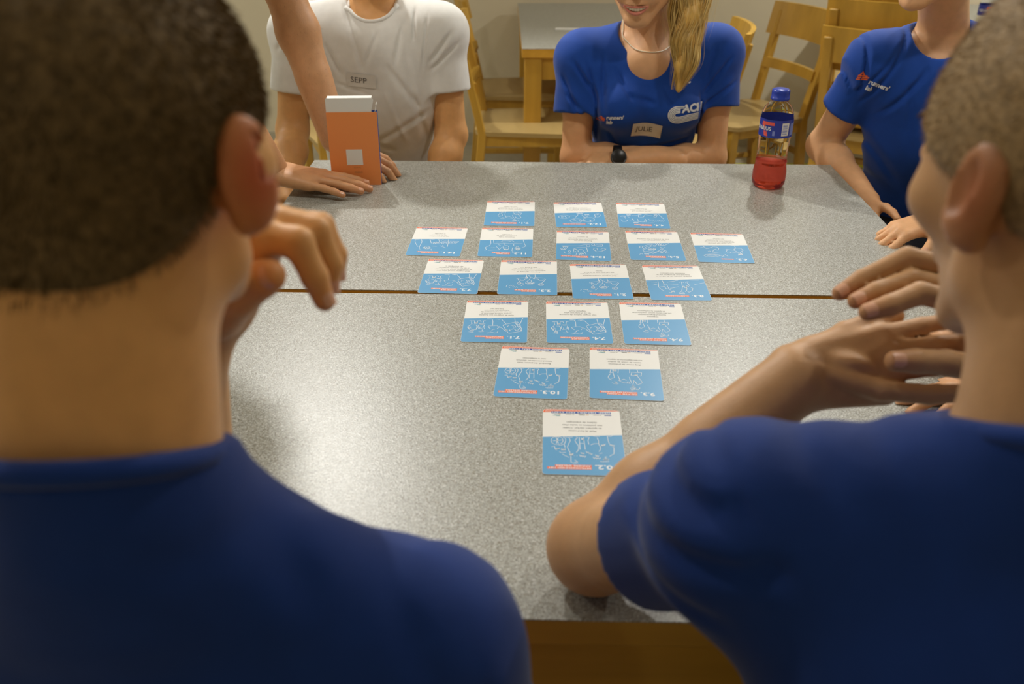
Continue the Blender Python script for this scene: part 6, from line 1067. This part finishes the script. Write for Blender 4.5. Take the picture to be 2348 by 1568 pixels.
# ---------------------------------------------------------------- F: standing, leaning over the left end, hands around the box
def person_leaning():
    t = thing('person', 'person leaning in from the left, hairy forearms, both hands around the orange box', 'person', (-1.02, 1.86, 0))
    hip = A3(-1.02, 1.86, 0.95); chest = A3(-0.87, 1.88, 1.25); neck = A3(-0.72, 1.90, 1.46); SLf = A3(-0.735, 2.07, 1.385); SRt = A3(-0.80, 1.72, 1.37)
    hc = A3(-0.615, 1.93, 1.575); R = Rhead((0.85, 0.05, -0.5))
    EL = A3(-0.520, 2.150, 1.165); WL = A3(-0.418, 2.075, 0.835); ER = A3(-0.645, 1.84, 1.085); WR = A3(-0.535, 1.947, 0.793)
    s = SDF((-1.12, 1.58, 0.735), (-0.20, 2.34, 1.78), 0.0042)
    head(s, hc, R, 1.0); s.cap(hc + R @ A3(0, -0.028, -0.04), neck, 0.056, 0.060, 0.03)
    torso(s, hip, chest, neck, SLf, SRt, U(A3(0.9, 0, -0.35)), -0.010)
    arm(s, SLf, EL, WL, (0.054, 0.048, 0.043, 0.047, 0.029)); arm(s, SRt, ER, WR, (0.054, 0.048, 0.043, 0.047, 0.029))
    V, Fc = s.mesh()
    s = SDF((-0.60, 1.84, 0.748), (-0.20, 2.18, 0.90), 0.0026)
    s.cap(WR + (ER - WR) * 0.16, WR, 0.031, 0.029, 0.01); s.cap(WL + (EL - WL) * 0.12, WL, 0.031, 0.028, 0.01)
    n1 = hand(s, WR, (0.985, -0.10, -0.10), (0.10, -0.10, 1), (0.05, 1, 0.08), 0.212, [(0, 6, 6), (2, 6, 6), (0, 5, 5), (-2, 6, 4)], (1, -2, -6, -13), ((0.7, 0.35, -0.2), (0.95, 0.05, -0.1), (0.95, 0, 0)), 1.02)
    n2 = hand(s, WL, (0.78, -0.22, -0.38), (0.30, -0.25, 0.9), (0.05, -1, 0.0), 0.200, [(4, 30, 18), (2, 30, 18), (0, 30, 18), (0, 26, 16)], (5, 1, -4, -10), ((0.5, 0.45, -0.5), (0.7, 0.2, -0.6), (0.7, 0.1, -0.6)), 1.0)
    V2, F2 = s.mesh(); Fc = np.vstack([Fc, F2 + len(V)]); n0 = len(V); V = np.vstack([V, V2])
    V[:, 2] = np.where((V[:, 0] > -0.60) & (V[:, 2] < 0.7512), 0.7512, V[:, 2])
    T = tint_by(V, [(n[0], (0.016,) * 3, (0.98, 0.84, 0.80)) for n in n1 + n2] + [(WR + A3(0.09, 0, 0), (0.05, 0.03, 0.03), (0.97, 0.84, 0.80))])
    raw('body', V, Fc, SK_F, t, smooth=True, tint=T); add_nails(n1[:4] + n2[:4], t); eyes(t, hc, R)
    # forearm hair
    g = np.random.default_rng(9); a3 = V[Fc]; ctr = a3.mean(1); nr = np.cross(a3[:, 2] - a3[:, 0], a3[:, 3] - a3[:, 1]); ar = np.linalg.norm(nr, axis=1); nr /= ar[:, None] + 1e-12; VV = []
    for (E, W) in ((EL, WL), (ER, WR)):
        ax = U(W - E); tt = (ctr - E) @ ax / np.linalg.norm(W - E); rd = np.linalg.norm(ctr - E - np.outer((ctr - E) @ ax, ax), axis=1); ok = (tt > 0.05) & (tt < 1.12) & (rd < 0.06)
        pr = ar * ok; ix = g.choice(len(ctr), 1500, p=pr / pr.sum()); p = ctr[ix] + g.normal(0, 0.0012, (1500, 3)); d = ax * 0.8 + nr[ix] * 0.28 + g.normal(0, 0.35, (1500, 3)); d /= np.linalg.norm(d, axis=1)[:, None]; sd = np.cross(d, nr[ix]); sd /= np.linalg.norm(sd, axis=1)[:, None]; L = g.uniform(0.004, 0.009, 1500)[:, None]
        VV.append(np.stack([p - sd * 0.00011, p + sd * 0.00011, p + d * L + nr[ix] * 0.001], 1).reshape(-1, 3))
    VV = np.vstack(VV); o = raw('arm_hair', VV, np.arange(len(VV), dtype=np.int32).reshape(-1, 3), mat('arm_hair', srgb(92, 66, 36), 0.6, 0.3), t); o['kind'] = 'stuff'
    gq = hair_cap(hc, R, 1.0, 0.006, 0.010); V, Fc = gq.mesh(); raw('hair', V, Fc, M_HAIRB, t, smooth=True)
    s = SDF((-1.28, 1.56, 0.84), (-0.56, 2.26, 1.56), 0.006)
    torso(s, hip, chest, neck, SLf, SRt, U(A3(0.9, 0, -0.35)), 0.012, 0.04); sleeve(s, SLf, EL, 0.16, 0.066, 0.068); sleeve(s, SRt, ER, 0.16, 0.066, 0.068)
    s.cap(neck + A3(0.05, 0, 0.12), neck + A3(0.03, 0, 0.0), 0.085, 0.064, 0.006, mode='cut'); V, Fc = s.mesh(); raw('shirt', V, Fc, M_GREY, t, smooth=True)
    legs(t, hip, (1, 0, 0), standing=True)
person_leaning()

# ---------------------------------------------------------------- G: hands resting on the near table at the right
def person_near_right():
    t = thing('person', 'person at the right side whose resting hands show between the foreground person hands', 'person', (1.12, 1.14, 0))
    neck = A3(1.06, 1.14, 1.10); SRt = A3(1.04, 1.32, 1.02); SLf = A3(1.04, 0.96, 1.02); chest = A3(1.06, 1.14, 0.86); hip = A3(1.13, 1.13, 0.50); hc = A3(1.0, 1.14, 1.31); R = Rhead((-0.95, 0.1, -0.2))
    ER = A3(0.90, 1.32, 0.80); WR = A3(0.735, 1.20, 0.782); EL = A3(0.88, 0.98, 0.80); WL = A3(0.70, 1.045, 0.780)
    s = SDF((0.46, 0.78, 0.746), (1.26, 1.50, 1.48), 0.0045)
    head(s, hc, R); s.cap(hc + R @ A3(0, -0.028, -0.04), neck, 0.055, 0.058, 0.03); torso(s, chest - A3(0, 0, 0.12), chest, neck, SLf, SRt, (1, 0, 0), -0.010)
    arm(s, SRt, ER, WR); arm(s, SLf, EL, WL)
    n1 = hand(s, WR, (-0.95, -0.22, 0.0), (0, -0.1, 1), (0.1, -1, 0.1), 0.185, [(30, 50, 30)] * 4); n2 = hand(s, WL, (-0.98, 0.05, -0.06), (0, 0.2, 1), (0, 1, 0.1), 0.185, [(10, 25, 20)] * 4)
    V, Fc = s.mesh(); V[:, 2] = np.where((V[:, 0] < 0.75) & (V[:, 2] < 0.7512), 0.7512, V[:, 2]); raw('body', V, Fc, SK_F, t, smooth=True, tint=tint_by(V, [])); add_nails(n1[:4] + n2[:4], t); eyes(t, hc, R)
    gq = hair_cap(hc, R, 1.0, 0.006, 0.012); V, Fc = gq.mesh(); raw('hair', V, Fc, M_HAIRB, t, smooth=True)
    s = SDF((0.88, 0.84, 0.50), (1.34, 1.46, 1.18), 0.006)
    torso(s, hip, chest, neck, SLf, SRt, (1, 0, 0), 0.012, 0.04); sleeve(s, SLf, EL, 0.15, 0.066, 0.068); sleeve(s, SRt, ER, 0.15, 0.066, 0.068); s.plane((0, 0, 0.52), (0, 0, -1))
    s.cap(neck + A3(-0.03, 0, 0.12), neck + A3(-0.03, 0, 0.0), 0.085, 0.064, 0.006, mode='cut'); V, Fc = s.mesh(); raw('shirt', V, Fc, M_TNAVY, t, smooth=True)
    legs(t, hip + A3(-0.02, 0, 0.03), (-1, 0, 0))
person_near_right()
